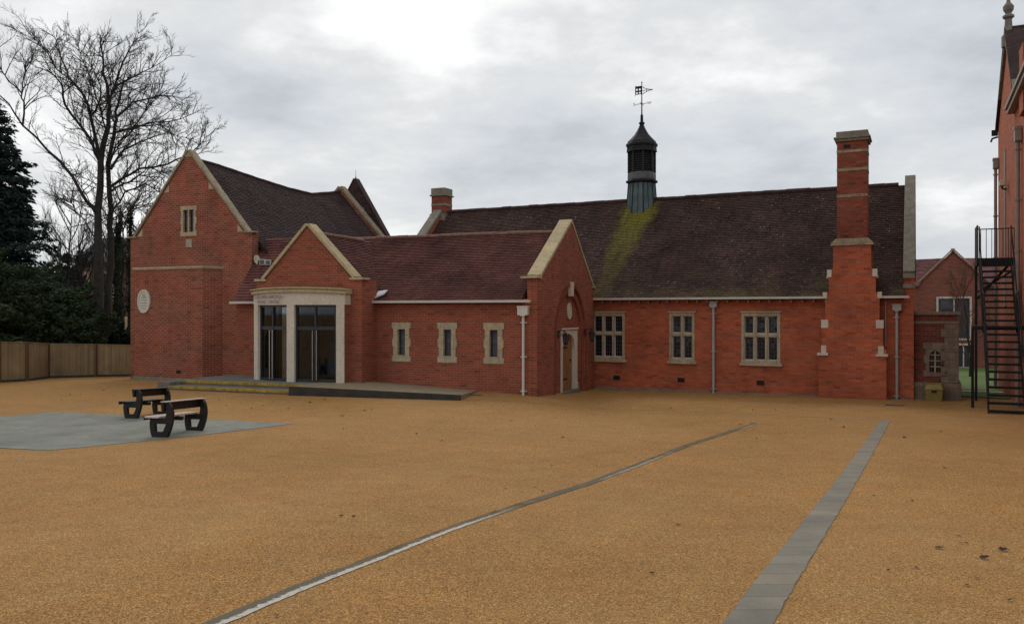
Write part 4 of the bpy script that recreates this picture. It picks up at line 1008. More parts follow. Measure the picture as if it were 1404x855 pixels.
mb = MB(); coping(mb, (er+.05,-.03,4.4), (aa,-.03,zap+.02), Y, .34, .06); coping(mb, (el-.05,-.03,4.4), (aa,-.03,zap+.02), Y, .34, .06); mb.each('verge', TILE_DARK, bb)
mb = MB(); a1 = solve_a(494, 9.8); mb.box(a1-.35, a1+.25, -.06, -.001, zap-1.75, zap-1.35); mb.box(a1-.15, a1+.30, -.05, -.0012, zap-2.5, zap-1.7505); mb.build('window_surround', STONE_G, bb)
mb = MB(); mb.lathe([(.03,zap),(.03,zap+.1),(.012,zap+.15),(.008,zap+.45)], (aa,.1,0), 8); mb.build('finial', STONE_G, bb)

# ------------------------------------------------------------------ ANNEX, BIN
UA = UH
STONE_X = plain('stone_brownish', (.20,.145,.105), .9, .2, 4, bumps=.2, stain=.5, stainc=(.10,.08,.055), joints=(.5,.235))
ax = thing('small_annex', 'small brick annex with stone quoins and arched window beside the hall', 'building', hall2w(10.42, .25), UH)
AW = 1.22; AH = 2.82
mb = MB(); mb.poly(rect(0, AW-.01, -.5, AH-.1), [rect(.45, .75, .95, 1.6)], (0,0,0), X, Y, 0, .3); mb.box(0, AW, .3, 2.0, -.5, AH-.1); mb.build('wall', BR_DARK, ax)
mb = MB(); mb.box(-.0, AW+.08, -.09, 2.0, AH-.10, AH); mb.box(0, AW+.04, -.05, 1.98, AH-.38, AH-.30)
mb.box(0, AW+.10, -.11, -.002, -.5, .62); mb.box(AW+.001, AW+.10, -.002, 2.0, -.5, .62); mb.each('stone_band', STONE_X, ax, bevel=.01)
mb = MB()
for i in range(8):
    z = .63+i*.235; w = .36 if i % 2 else .46
    if z+.23 > AH-.12: break
    mb.box(AW-w, AW+.03, -.03, .4, z+.002, z+.232)
mb.each('quoin', STONE_X, ax, bevel=.008)
ar_ = [(.44,.93),(.76,.93),(.76,1.42),(.72,1.55),(.6,1.62),(.48,1.55),(.44,1.42)]
mb = MB(); mb.poly([(.6+x, .80+z) for x, z in quoined(.66, 1.05, ext=.07)], [ar_], (0,0,0), X, Y, -.03, .1)
w_ = mb.build('window', STONE_X, ax, bevel=.006)
g = MB(); g.box(.40, .80, .06, .07, .9, 1.66); g.build('glass', GLASS_LEAD, w_)
mb = MB(); mb.box(.58, .62, .0, .05, .93, 1.62)
for z in (1.1, 1.28, 1.46): mb.box(.44, .76, .01, .04, z, z+.025)
mb.build('bars', STONE, w_)
# grit bin
bn = thing('grit_bin', 'yellow plastic grit bin standing against the annex', 'bin', hall2w(10.98, -.12, ) + Vector((0,0,gz(*hall2w(10.98,-.12).xy))), UH)
bn.location.z = .02
mb = MB(); mb.add([(-.22,-.2,0),(.22,-.2,0),(.22,.12,0),(-.22,.12,0),(-.25,-.24,.42),(.25,-.24,.42),(.25,.14,.42),(-.25,.14,.42)], [(3,2,1,0),(4,5,6,7),(0,1,5,4),(1,2,6,5),(2,3,7,6),(3,0,4,7)])
mb.build('bin_body', YBIN, bn, bevel=.02)
mb = MB(); mb.add([(-.27,-.26,.425),(.27,-.26,.425),(.27,.16,.425),(-.27,.16,.425),(-.20,-.12,.57),(.20,-.12,.57),(.24,.15,.62),(-.24,.15,.62)], [(3,2,1,0),(4,5,6,7),(0,1,5,4),(1,2,6,5),(2,3,7,6),(3,0,4,7)])
mb.build('lid', YBIN, bn, bevel=.02)
mb = MB(); mb.box(-.07, .07, -.262, -.25, .34, .4); mb.build('latch', BLACK, bn)

# ------------------------------------------------------------------ DISTANT BUILDING
db = thing('distant_building', 'distant red brick building with gable and white-framed windows beyond the lawn', 'building', hall2w(12.2, 21.8) + Vector((0,0,-.2)), UH)
mb = MB()
mb.poly([(-12,-.5),(12,-.5),(12,4.5),(1.75,4.5),(0,6.30),(-1.75,4.5),(-12,4.5)], [rect(-.75,.85,1.55,3.8), rect(.15,.85,.02,1.3)], (0,0,0), X, Y, 0, .3)
mb.box(-12, 12, .6, 9, -.5, 4.4); mb.build('wall', BR_FAR, db)
mb = MB(); tiles(mb, (-12,-.25,4.42), (-1.7,-.25,4.42), (-.0,1.4,6.0), (-12,1.4,5.75), step=.14, w=.3, seed=51); slab(mb, (-12,-.2,4.42), (-1.7,-.2,4.42), (0,1.4,6), (-12,1.4,5.75), .05); slab(mb, (1.7,-.2,4.42), (12,-.2,4.42), (12,1.4,5.75), (0,1.4,6), .05)
slab(mb, (1.85,-.1,4.45), (1.85,3,4.45), (0,3,6.35), (0,-.1,6.35), .05); slab(mb, (-1.85,-.1,4.45), (-1.85,3,4.45), (0,3,6.35), (0,-.1,6.35), .05)
slab(mb, (-12,1.4,5.75), (12,1.4,5.75), (12,9,4.4), (-12,9,4.4), .05); mb.build('roof', TILE_FAR, db, fix=False)
mb = MB(); coping(mb, (-1.85,-.05,4.42), (0,-.05,6.35), Y, .12, .07); coping(mb, (1.85,-.05,4.42), (0,-.05,6.35), Y, .12, .07); mb.box(-.09, .09, -.08, .1, 6.24, 6.42); mb.build('verge', STONE, db)
for (x0, x1, z0, z1) in ((-.75,.85,1.55,3.8), (.15,.85,.02,1.3)):
    mb = MB(); mb.poly(rect(x0-.04, x1+.04, z0-.04, z1+.04), [rect(x0+.06, (x0+x1)/2-.03, z0+.06, z1-.06), rect((x0+x1)/2+.03, x1-.06, z0+.06, z1-.06)], (0,0,0), X, Y, -.03, .12)
    w_ = mb.build('window', WHITE, db); g = MB(); g.box(x0, x1, .08, .09, z0, z1); g.build('glass', GLASS_FAR, w_)

# ------------------------------------------------------------------ RIGHT BUILDING
RA = 13.16
rb = thing('tall_brick_building', 'tall orange brick building at right edge with gable finial and iron downpipes', 'building', hall2w(RA, 0), UH)
# local: wall plane x=0 facing -x, y from -12 to 6
mb = MB()
g0, g1 = -.2, 6.2; gm_ = 2.55
mb.poly([(-14,-.7),(6.2,-.7),(6.2,9.55),(5.9,9.55),(gm_,11.55),(g0,9.0),(-14,9.0)], [], (0,0,0), Y, X, 0, .4)
mb.box(.4, 9, 5.8, 6.2, -.7, 9.0); mb.box(.4, 9, -14, -13.6, -.7, 9.0)
mb.box(-.10, .0, -2.9, -2.0, 8.2, 10.0)
mb.build('wall', BR_SIDE, rb)
mb = MB(); slab(mb, (-.16,-14,8.95), (-.16,g0,8.95), (4.2,g0,13.2), (4.2,-14,13.2)); slab(mb, (-.1,6.3,9.45), (9,6.3,9.45), (9,gm_,12.1), (-.1,gm_,12.1)); slab(mb, (-.1,g0,9.3), (9,g0,9.3), (9,gm_,12.1), (-.1,gm_,12.1)); mb.build('roof', TILE_DARK, rb)
mb = MB(); coping(mb, (-.09,6.25,9.5), (-.09,gm_,11.65), X, .5, .12); coping(mb, (-.09,g0-.1,9.05), (-.09,gm_,11.65), X, .5, .12); mb.each('gable_coping', STONE_G, rb, bevel=.01)
mb = MB(); mb.lathe([(.20,11.4),(.20,11.75),(.13,11.85),(.10,12.3),(.17,12.36),(.17,12.42),(.08,12.48),(.15,12.6),(.16,12.72),(.06,12.86),(.05,12.95),(.11,12.99),(.11,13.03),(.02,13.08)], (.02,gm_,0), 10); mb.build('finial', STONE_G, rb, smooth=False)
mb = MB(); mb.box(-.20, -.001, -14, g0+.6, 8.78, 8.92); mb.beam((-.2,-14,8.96), (-.2,g0+.6,8.96), .12, .10); mb.build('eaves_gutter', CASTB, rb)
mb = MB(); mb.box(-.025, -.001, 3.1, 3.7, 3.0, 8.2); mb.build('pilaster_strip', STONE_G, rb)
downpipe(rb, (0, 5.95), (-1,0,0), .0, 8.0, r=.055, hop=.34, hoph=.36, mat=CASTB, brackets=6)
downpipe(rb, (0, -1.62), (-1,0,0), .0, 7.6, r=.06, hop=.36, hoph=.40, mat=CASTB, brackets=6)
t = thing('wall_camera', 'small pale camera housing high on the orange brick wall', 'camera', hall2w(RA-.02, 2.6) + Vector((0,0,6.9)), UH)
mb = MB(); mb.box(-.22, -.06, -.28, .05, 0, .16); mb.build('housing', STONE_W, t, bevel=.01)
mb = MB(); mb.tube([(0,0,-.1),(-.12,0,-.08),(-.14,0,0)], .03, 8); mb.build('bracket', BLACK, t)
t = thing('security_light', 'small black light at the gable edge of the tall building', 'lamp', hall2w(RA-.02, 6.05) + Vector((0,0,9.1)), UH)
mb = MB(); mb.box(-.2, 0, -.06, .06, .1, .3); mb.tube([(0,0,.05),(-.18,0,.0),(-.22,0,-.12)], .035, 8); mb.build('housing', BLACK, t)

# ------------------------------------------------------------------ FIRE ESCAPE
st = thing('fire_escape_stair', 'black steel fire escape stair rising alongside the orange brick wall', 'staircase', Vector((12.50, 21.18, .12)), UH)
# local: y = up the flight, x = across (wall at +x)
hw = .385; flights = [(0, 0, 12, 2.02), (2.02, 2.32, 11, 4.0)]  # (y0,z0..)
def on(y):   # stair line height
    return lerp_tab([(0,0),(1.75,2.30),(2.15,2.30),(3.75,4.25)], y)
for i in range(12):
    y = (i+.0)*1.75/12; z = (i+1)*2.30/12-.0
    mb = MB(); mb.box(-hw, hw, y, y+.2, z-.055, z); mb.build('tread', BLACK, st)
for i in range(10):
    y = 2.15+i*1.6/10; z = 2.30+(i+1)*1.95/11
    mb = MB(); mb.box(-hw, hw, y, y+.2, z-.055, z); mb.build('tread', BLACK, st)
for s in (-1, 1):
    x = s*(hw+.02)
    mb = MB(); mb.beam((x,-.05,.02), (x,1.80,2.36), .03, .2); mb.beam((x,1.75,2.22), (x,2.2,2.22), .03, .2); mb.beam((x,2.12,2.26), (x,3.80,4.22), .03, .2); mb.build('stringer', BLACK, st)
    mb = MB(); pts = [(x,-.02,.95),(x,1.75,3.2),(x,2.15,3.25),(x,3.75,5.2)]
    mb.tube(pts[:2], .02, 6); mb.tube(pts[2:], .02, 6); mb.tube([pts[1], pts[2]], .02, 6)
    for y in (.02, .9, 1.75, 2.15, 2.95, 3.75): mb.tube([(x,y,on(y)), (x,y,on(y)+.95)], .016, 6)
    mb.build('handrail', BLACK, st)
mb = MB(); mb.box(-hw-.3, hw+.2, 1.72, 2.2, 2.20, 2.31); mb.build('landing', BLACK, st)
mb = MB(); mb.box(-hw-.08, hw+.22, 3.72, 4.9, 4.08, 4.27); mb.build('landing', BLACK, st)
mb = MB(); xa, xb, ya, yb, zb = -hw-.06, hw+.2, 3.74, 4.88, 4.27
mb.tube([(xa,ya,zb+.95),(xa,yb,zb+.95),(xb,yb,zb+.95)], .018, 6)
for i in range(9): y = ya+(yb-ya)*i/8; mb.tube([(xa,y,zb-.1),(xa,y,zb+.95)], .01, 5)
for i in range(8): x = xa+(xb-xa)*i/7; mb.tube([(x,yb,zb-.1),(x,yb,zb+.95)], .01, 5)
mb.tube([(xb,ya+.1,zb),(xb,ya+.1,zb+1.1)], .02, 6)
mb.box(xa-.015, xa+.015, ya, yb, zb, zb+.98); mb.build('railing', BLACK, st)
for (x, y, z) in ((-hw-.28, 1.95, 2.25), (-hw-.04, 4.85, 4.1)):
    mb = MB(); mb.box(x-.035, x+.035, y-.035, y+.035, -.4, z); mb.build('post', BLACK, st)
mb = MB(); mb.beam((-hw,4.8,3.1), (hw,3.9,4.1), .05, .05); mb.beam((-hw,4.8,3.3), (hw+.1,4.8,3.9), .05, .05); mb.build('brace', BLACK, st)

# ------------------------------------------------------------------ BENCHES
def bench_mesh(root):
    # local: x = depth (back at +x), y = length, seat faces -x
    for y in (.08, 1.28):
        mb = MB()
        prof = [(-.19,.0),(.14,.0),(.19,.10),(.235,.24),(.26,.38),(.255,.50),(.22,.62),(.17,.70),(.08,.70),(.09,.60),(.115,.50),(.10,.395),(-.25,.375),(-.262,.28),(-.245,.14),(-.215,.04)]
        hole = [(-.125,.11),(.045,.11),(.115,.27),(-.145,.27)]
        mb.poly(prof, [hole], (0,y-.04,0), X, Y, 0, .09); mb.build('leg', RECYC, root, bevel=.012)
    for x in (-.255, -.09):
        mb = MB(); mb.box(x-.075, x+.075, -.03, 1.40, .385, .42); mb.build('seat_slat', WETTOP, root, bevel=.006)
    mb = MB(); mb.box(-.20, .08, .62, .72, .30, .383); mb.build('seat_rail', RECYC, root, bevel=.01)
    mb = MB(); mb.box(-.345,-.333,-.03,1.40,.345,.418); mb.build('seat_edge', RECYC, root)
    mb = MB(); mb.add([(.035,.0,.53),(.085,.0,.53),(.09,.0,.70),(.01,.0,.70),(.035,1.42,.53),(.085,1.42,.53),(.09,1.42,.70),(.01,1.42,.70)],
                      [(0,1,2,3),(7,6,5,4),(0,4,5,1),(1,5,6,2),(2,6,7,3),(3,7,4,0)])
    mb.build('backrest', RECYC, root, bevel=.006)
    mb = MB(); mb.box(.01, .16, -.005, 1.425, .702, .716); mb.build('back_cap', WETTOP, root)
b1 = gp(218, 600); t = thing('park_bench', 'nearer dark bench with seat painted pale with wet sheen on the slab edge', 'bench', b1, R(-12), 'dark recycled benches on the slab square')
bench_mesh(t); t.scale = (.91, .92, .94); t.rotation_euler[0] = R(-2.6)
b2 = gp(179, 574); t2 = copy_tree(t); t2.location = b2; t2.rotation_euler = (R(-2.6),0,R(-15)); t2.scale = (.90, .80, .92); t2['label'] = 'farther dark bench standing behind the pale-seated one, near the steps'
for ch in t2.children:
    if ch.name.startswith(('seat_slat', 'back_cap')):
        ch.data = ch.data.copy(); ch.data.materials[0] = RECYC

# ------------------------------------------------------------------ FENCE
fp = [gp(-120, 535), gp(-45, 527.5), gp(0, 524), gp(38, 522), gp(67, 518), gp(132, 516.3), gp(184, 515.5)]
fpt = [462, 466, 468, 468.5, 470.5, 471.5, 472.5]
hts = []
fe = thing('timber_fence', 'pale timber board fence running to the gabled building', 'fence', fp[2].copy())
for i, (p, ty) in enumerate(zip(fp, fpt)): hts.append(CAMZ+(HZ-ty)/F*p.y)
for i in range(len(fp)-1):
    a = fp[i]-fe.location; b = fp[i+1]-fe.location; dz0 = fp[i].z-fe.location.z; d_ = (b-a); d_.z = 0; L = d_.length; d_.normalize(); nn = Vector((d_.y, -d_.x, 0))
    mb = MB(); k_ = max(3, int(L/.125))
    for j in range(k_):
        p = a.lerp(b, (j+.02)/k_); q = a.lerp(b, (j+.98)/k_); zt0 = hts[i]+(hts[i+1]-hts[i])*j/k_-fe.location.z; o_ = nn*(.012 if j % 2 else 0)
        mb.add([p+o_, q+o_, q+o_-nn*.02, p+o_-nn*.02]+[Vector((v.x, v.y, zt0-.03)) for v in (p+o_, q+o_, q+o_-nn*.02, p+o_-nn*.02)],
               [(3,2,1,0),(4,5,6,7),(0,1,5,4),(1,2,6,5),(2,3,7,6),(3,0,4,7)])
    pn = mb.build('panel', FENCE, fe)
    mb = MB(); za = hts[i]-fe.location.z-.015; zb = hts[i+1]-fe.location.z-.015
    mb.beam(Vector((a.x,a.y,za)), Vector((b.x,b.y,zb)), .06, .03); mb.build('capping_rail', FENCE, pn)
    mb = MB(); mb.beam(Vector((a.x,a.y,a.z+.03))+nn*.02, Vector((b.x,b.y,b.z+.03))+nn*.02, .03, .10); mb.build('gravel_board', CONCD, pn)
POST = plain('fence_post', (.10,.055,.025), .85, .2, 5)
for p, h in zip(fp[:-1], hts[:-1]):
    q = p-fe.location; mb = MB(); mb.box(q.x-.045, q.x+.045, q.y-.09, q.y+.0, q.z-.3, h-fe.location.z+.0); mb.build('post', POST, fe)

# ------------------------------------------------------------------ TREES
def rand_perp(d, rnd):
    while True:
        v = Vector((rnd.gauss(0,1), rnd.gauss(0,1), rnd.gauss(0,1))); v -= d*v.dot(d)
        if v.length > .1: return v.normalized()
def grow(mb, p, d, L, r, lev, rnd, up=.25, spread=.7, kids=(5, 4, 4), ratio=.5):
    """one crooked branch with side branches"""
    n = 4 if lev > 0 else 3; pts = [p]; q = p; dd = d.copy()
    for i in range(n):
        dd = (dd + rand_perp(dd, rnd)*rnd.uniform(.05, .28) + Vector((0,0,up*.25))).normalized(); q = q + dd*(L/n); pts.append(q)
    rr = [r*(1-.65*i/n) for i in range(n+1)]
    mb.tube(pts, rr, 5 if r > .03 else 3, cap=False)
    if lev <= 0: return
    for j in range(kids[lev-1]):
        t = .2+.8*(j+rnd.random())/kids[lev-1]; t = min(t, .999); k_ = int(t*n); pp = pts[k_].lerp(pts[k_+1], t*n-k_)
        dl = (pts[k_+1]-pts[k_]).normalized(); nd = (dl + rand_perp(dl, rnd)*rnd.uniform(.5, 1.1)*spread + Vector((0,0,up*rnd.random()))).normalized()
        grow(mb, pp, nd, L*ratio*rnd.uniform(.7,1.2), max(.0062, r*.45), lev-1, rnd, up, spread, kids, ratio)
def limb_from_px(pts, D, rnd, zig=.5, dy0=0.0, dy1=0.0):
    out = []; n = len(pts)
    for i, (x, y) in enumerate(pts): out.append(at(x, y, D + dy0+(dy1-dy0)*i/(n-1) + rnd.uniform(-zig, zig)*(0 if i == 0 else 1)*.3))
    sm_ = [out[0]]
    for a, b in zip(out, out[1:]): m = a.lerp(b, .5)+Vector((rnd.uniform(-.08,.08), rnd.uniform(-.1,.1), rnd.uniform(-.08,.08))); sm_ += [m, b]
    return sm_
def big_tree():
    D = 40.0; rnd = random.Random(42)
    base = at(137, 480, D); base.z = gz(base.x, base.y)
    root = thing('bare_tree', 'tall bare winter tree with twin trunks behind the timber fence', 'tree', base)
    tk = MB(); cr = MB(); B0 = base
    T = [([(137,505),(136,440),(135,394),(134,330),(134,288),(138,220),(145,185),(148.5,160),(148.5,133),(141,100),(141,75),(138,48)], .29, .02, 0, 0),
         ([(145,505),(147,440),(148,394),(152,330),(152,288),(148,225),(157,182),(160,164),(163,140),(170,110)], .22, .04, .5, 1.5)]
    Lm = [([(134,292),(128,284),(112,265),(84,223),(65,206),(31,172),(12,142),(-8,118)], .15, .03, 0, -2),
          ([(31,172),(33,140),(30,126),(35,98),(38,80)], .07, .015, -1.5, -2), ([(30,128),(12,112),(0,93),(-6,70)], .05, .015, -1.6, -2.5),
          ([(136,215),(124,159),(112,126),(93,105),(90,93),(80,61),(70,45)], .13, .015, 0, 2),
          ([(137,222),(126,194),(98,157),(86,131),(84,115),(60,95),(40,86)], .11, .015, 0, -3), ([(93,106),(77,94),(68,72),(47,54),(26,44)], .05, .01, 1.5, 2),
          ([(124,160),(136,140),(138,118),(128,95),(118,70)], .07, .015, .5, -2),
          ([(148,140),(160,118),(182,106),(206,94),(236,75)], .085, .012, 0, 2), ([(160,161),(182,140),(210,134),(230,131),(251,137)], .08, .012, 1.2, 4),
          ([(157,182),(191,173),(230,167),(267,155)], .085, .012, .8, -2), ([(152,232),(170,205),(191,195),(230,182),(262,190)], .09, .012, .3, 3),
          ([(153,255),(170,243),(191,231),(230,225),(258,213),(276,197),(288,184)], .10, .012, .3, -1.5), ([(153,262),(170,252),(191,240),(221,243),(238,262)], .08, .012, .4, 2),
          ([(152,290),(172,262),(200,252),(225,268),(232,290)], .07, .012, .4, -2), ([(150,225),(158,200),(178,178),(200,150),(222,120)], .06, .012, .4, -3.5),
          ([(146,180),(138,150),(126,110),(112,80),(100,50)], .06, .012, .2, -3), ([(148,150),(156,120),(168,85),(182,60),(190,45)], .06, .012, .2, 1),
          ([(134,300),(120,270),(105,245),(95,225)], .05, .012, 0, 3), ([(133,330),(115,300),(100,280),(88,272)], .05, .012, 0, 3), ([(154,300),(175,290),(195,280),(215,300)], .05, .012, .4, 3)]
    for pts, r0, r1, a, b in T:
        p = limb_from_px(pts, D, rnd, .3, a, b); n = len(p); tk.tube([q-B0 for q in p], [r0+(r1-r0)*(i/(n-1))**.75 for i in range(n)], 9, cap=False)
        for i in range(n//3, n-1):
            for _ in range(4):
                t = rnd.random(); q = p[i].lerp(p[i+1], t); d_ = (p[i+1]-p[i]).normalized()
                nd = (d_*.3+rand_perp(d_, rnd)*1.0+Vector((0,0,.15))).normalized(); grow(cr, q-B0, nd, rnd.uniform(.8, 2.0)*(1.25-.6*i/n), .026, 2 if rnd.random() < .6 else 3, rnd, .16, kids=(4,4,4))
    for pts, r0, r1, a, b in Lm:
        p = limb_from_px(pts, D, rnd, .5, a, b); n = len(p); tk.tube([q-B0 for q in p], [.72*(r0+(r1-r0)*i/(n-1)) for i in range(n)], 6, cap=False)
        sparse = pts[0] == (134,292); L = sum((p[i+1]-p[i]).length for i in range(n-1))
        for i in range(1, n-1):
            seg = (p[i+1]-p[i]).length; k_ = (.35 if i < 9 else .8) if sparse else 2.2
            for _ in range(int(seg*k_*2.3+rnd.random())):
                q = p[i].lerp(p[i+1], rnd.random()); d_ = (p[i+1]-p[i]).normalized(); f = 1-i/n
                nd = (d_*.8+rand_perp(d_, rnd)*.9+Vector((0,0,.18))).normalized(); grow(cr, q-B0, nd, rnd.uniform(.6, 1.25)*(.62+1.1*f), .018+.014*f, 3 if rnd.random() < .6 else 2, rnd, .14, .85, kids=(4, 4, 4))
        d_ = (p[-1]-p[-2]).normalized(); grow(cr, p[-1]-B0, d_, .75, .012, 2, rnd, .15)
    tk.build('trunk', BARK, root, smooth=True, fix=False); cr.build('crown', BARKD, root, fix=False)
    return len(cr.f)
big_tree()
def small_bare(label, px, D, top, nlimb, seed, mat=None, r=.12, group=None, spread=.5, lev=3, wid=.9, name='bare_tree', cat='tree'):
    rnd = random.Random(seed); base = Vector(((px-CX)/F*D, D, 0)); base.z = gz(base.x, base.y)
    H = CAMZ+(HZ-top)/F*D-base.z; root = thing(name, label, cat, base, 0, group)
    tk = MB(); cr = MB(); pts = [Vector((0,0,-.2))]
    for i in range(7): pts.append(pts[-1]+Vector((rnd.uniform(-.12,.12), rnd.uniform(-.12,.12), H*.75/7)))
    tk.tube(pts, [r*(1-.8*i/7) for i in range(8)], 7, cap=False)
    for i in range(nlimb):
        t = .18+.8*i/nlimb; k_ = min(6, int(t*7)); q = pts[k_].lerp(pts[k_+1], t*7-k_); a = rnd.uniform(0, 6.28)
        nd = Vector((math.cos(a)*wid, math.sin(a)*wid, 1.0)).normalized(); grow(cr, q, nd, H*rnd.uniform(.22,.36)*(1.1-.5*t), r*.35, lev, rnd, .35, spread, kids=(4,4,5))
    tk.build('trunk', BARK, root, smooth=True, fix=False); cr.build('crown', mat or BARKD, root, fix=False); return root
small_bare('slender bare tree seen through the gap left of the twin trunks', 100, 52, 225, 14, 3)
small_bare('thin bare tree crowded behind the ivy-clad trunks', 172, 46, 215, 14, 4)
small_bare('pale bare tree just right of the dark cedar', 76, 58, 262, 12, 5)
small_bare('bare brown-twigged tree in front of the distant gable', 1330, 37, 338, 16, 6, BARKB, .07, spread=.8, wid=.8)
for i_, (px_, top_, d_) in enumerate(((186, 240, 49), (112, 262, 47), (152, 250, 53))):
    small_bare(('slim bare tree half hidden by the gabled building edge', 'slim bare tree left of the twin trunks, behind the fence', 'bare tree directly behind the twin trunks')[i_], px_, d_, top_, 16, 20+i_)
small_bare('low bare tree top showing past the far chimney', 568, 62, 300, 10, 8, BARKD, .06)
# twiggy stems rising among the trunks
def leaf_cloud(mb, c, rad, n, size, rnd, flat=1.0, droop=.0, elong=1.0, shell=.0):
    for _ in range(n):
        while True:
            v = Vector((rnd.uniform(-1,1), rnd.uniform(-1,1), rnd.uniform(-1,1)))
            if shell < v.length <= 1: break
        p = c+Vector((v.x*rad[0], v.y*rad[1], v.z*rad[2])); s = size*rnd.uniform(.5, 1.3)
        a = Vector((v.x+rnd.uniform(-.6,.6), v.y+rnd.uniform(-.6,.6), rnd.uniform(-.5,.5)*flat-droop))
        if a.length < .1: a = Vector((1,0,0))
        a.normalize(); b = rand_perp(a, rnd)
        o = len(mb.v); mb.v += [p-a*s*elong-b*s*.18, p-b*s*.5, p+a*s*elong, p+b*s*.5]; mb.f.append((o,o+1,o+2,o+3))
def ivy_trunk(label, px, D, top, seed, w=.3):
    rnd = random.Random(seed); base = Vector(((px-CX)/F*D, D, 0)); base.z = gz(base.x, base.y); H = CAMZ+(HZ-top)/F*D-base.z
    root = thing('ivy_clad_tree', label, 'tree', base, 0, 'ivy-clad trunks behind the fence'); tk = MB(); cr = MB(); pts = [Vector((0,0,-.2))]
    for i in range(8): pts.append(pts[-1]+Vector((rnd.uniform(-.1,.12), rnd.uniform(-.1,.1), H/8)))
    tk.tube(pts, [.16*(1-.6*i/8) for i in range(9)], 7, cap=False)
    for i, p in enumerate(pts[:-1]):
        for _ in range(3): leaf_cloud(cr, p.lerp(pts[i+1], rnd.random()), (w*(1-.06*i), w*(1-.06*i), .55), 90, .08, rnd)
    for _ in range(7): grow(cr, pts[rnd.randint(4, 8)], Vector((rnd.uniform(-1,1), rnd.uniform(-1,1), .9)).normalized(), 1.6, .03, 2, rnd)
    tk.build('trunk', BARK, root, fix=False); cr.build('ivy_foliage', FOL_IVY, root, fix=False)
ivy_trunk('ivy-clad trunk close beside the twin-trunked tree', 158, 42, 300, 61); ivy_trunk('ivy-clad trunk nearest the gabled building', 174, 44, 280, 62); ivy_trunk('thin leaning ivy-clad trunk midway between fence and house', 166, 47, 290, 63, .22)

def cedar(label, px, D, top, rad, seed):
    rnd = random.Random(seed); base = Vector(((px-CX)/F*D, D, 0)); base.z = gz(base.x, base.y); H = CAMZ+(HZ-top)/F*D-base.z
    root = thing('cedar_tree', label, 'tree', base); tk = MB(); cr = MB()
    tk.tube([(0,0,-.2),(.1,0,H*.5),(0,.05,H*.97)], [.45,.28,.03], 9, cap=False)
    nb = 190
    for i in range(nb):
        t = .12+.87*i/nb; z = H*t; L = rad*(1.05-t)**.78*rnd.uniform(.62, 1.1); a = i*2.399+rnd.uniform(-.4,.4)
        d_ = Vector((math.cos(a), math.sin(a), .10)); p = Vector((0,0,z)); pts = [p]
        for k_ in range(5): p = p+Vector((d_.x, d_.y, .16-.075*k_))*(L/5); pts.append(p)
        tk.tube(pts, [.07,.06,.045,.03,.02,.01], 4, cap=False)
        for k_ in range(2, 6):
            q = pts[k_]; leaf_cloud(cr, q+Vector((0,0,-.05)), (.62,.62,.13), 85, .085, rnd, .4, .16, 1.4)
            leaf_cloud(cr, q+Vector((rnd.uniform(-.5,.5), rnd.uniform(-.5,.5), -.15)), (.4,.4,.2), 45, .08, rnd, .6, .45, 1.4)
    leaf_cloud(cr, Vector((0,0,H*.55)), (rad*.5, rad*.5, H*.42), 9000, .14, rnd, .6, .3, 1.3)
    tk.build('trunk', BARK, root, fix=False); cr.build('crown', FOL_CEDAR, root, fix=False)
cedar('big dark cedar with drooping layered branches at the far left', -34, 40, 130, 4.9, 71)
def shrub(label, px, D, top, rx, seed, mat=None, n=70, leaf=.09, group=None, name='evergreen_shrub'):
    rnd = random.Random(seed); base = Vector(((px-CX)/F*D, D, 0)); base.z = gz(base.x, base.y); H = CAMZ+(HZ-top)/F*D-base.z
    root = thing(name, label, 'shrub', base, 0, group); tk = MB(); cr = MB()
    for i in range(n):
        a = rnd.uniform(0, 6.28); t = rnd.random(); rr = rx*math.sqrt(rnd.random())*(1-.45*t*t)
        p = Vector((math.cos(a)*rr, math.sin(a)*rr, H*(.12+.80*t)*(1-.28*(rr/rx)**2)))
        s = rnd.uniform(.35, .7)*min(1.2, rx/2)
        leaf_cloud(cr, p, (s, s, s*.7), 420, leaf*.62, rnd, .8, .1, 1.7, .35)
        if i % 3 == 0: tk.tube([(0,0,-.1), p*.5+Vector((0,0,.1)), p], [.06,.04,.012], 5, cap=False)
    # a few sprays break the outline
    for i in range(26):
        a = rnd.uniform(0, 6.28); p = Vector((math.cos(a)*rx*.7, math.sin(a)*rx*.7, H*rnd.uniform(.5, .9))); d_ = Vector((math.cos(a), math.sin(a), .8)).normalized()
        for k_ in range(5): leaf_cloud(cr, p+d_*(.16*k_), (.16-.02*k_,)*3, 40, leaf*.6, rnd, .8, .0, 1.7)
    leaf_cloud(cr, Vector((0,0,H*.42)), (rx*.72, rx*.72, H*.42), 4500, .16, rnd)
    tk.build('stems', BARK, root, fix=False); cr.build('foliage', mat or FOL_YEW, root, fix=False)
YG = 'yew shrubs behind the timber fence'
shrub('broad dark yew shrub at the far left above the fence', 12, 36, 345, 2.3, 81, n=95, group=YG)
shrub('yew shrub between the broad yew and the big trunk', 74, 36, 382, 1.55, 82, n=80, group=YG)
shrub('low dark yew shrub at the foot of the twin trunks', 116, 35.5, 428, .95, 83, n=50, group=YG)
shrub('yew shrub partly cut by the left frame edge', -60, 34, 330, 2.4, 84, n=80, group=YG)
shrub('grey-green rounded evergreen behind, in the gap left of the house', 97, 50, 336, 1.2, 85, FOL_GREY, n=45)
shrub('low ivy thicket against the fence near the gabled building', 160, 38, 448, .9, 86, FOL_IVY, n=40)

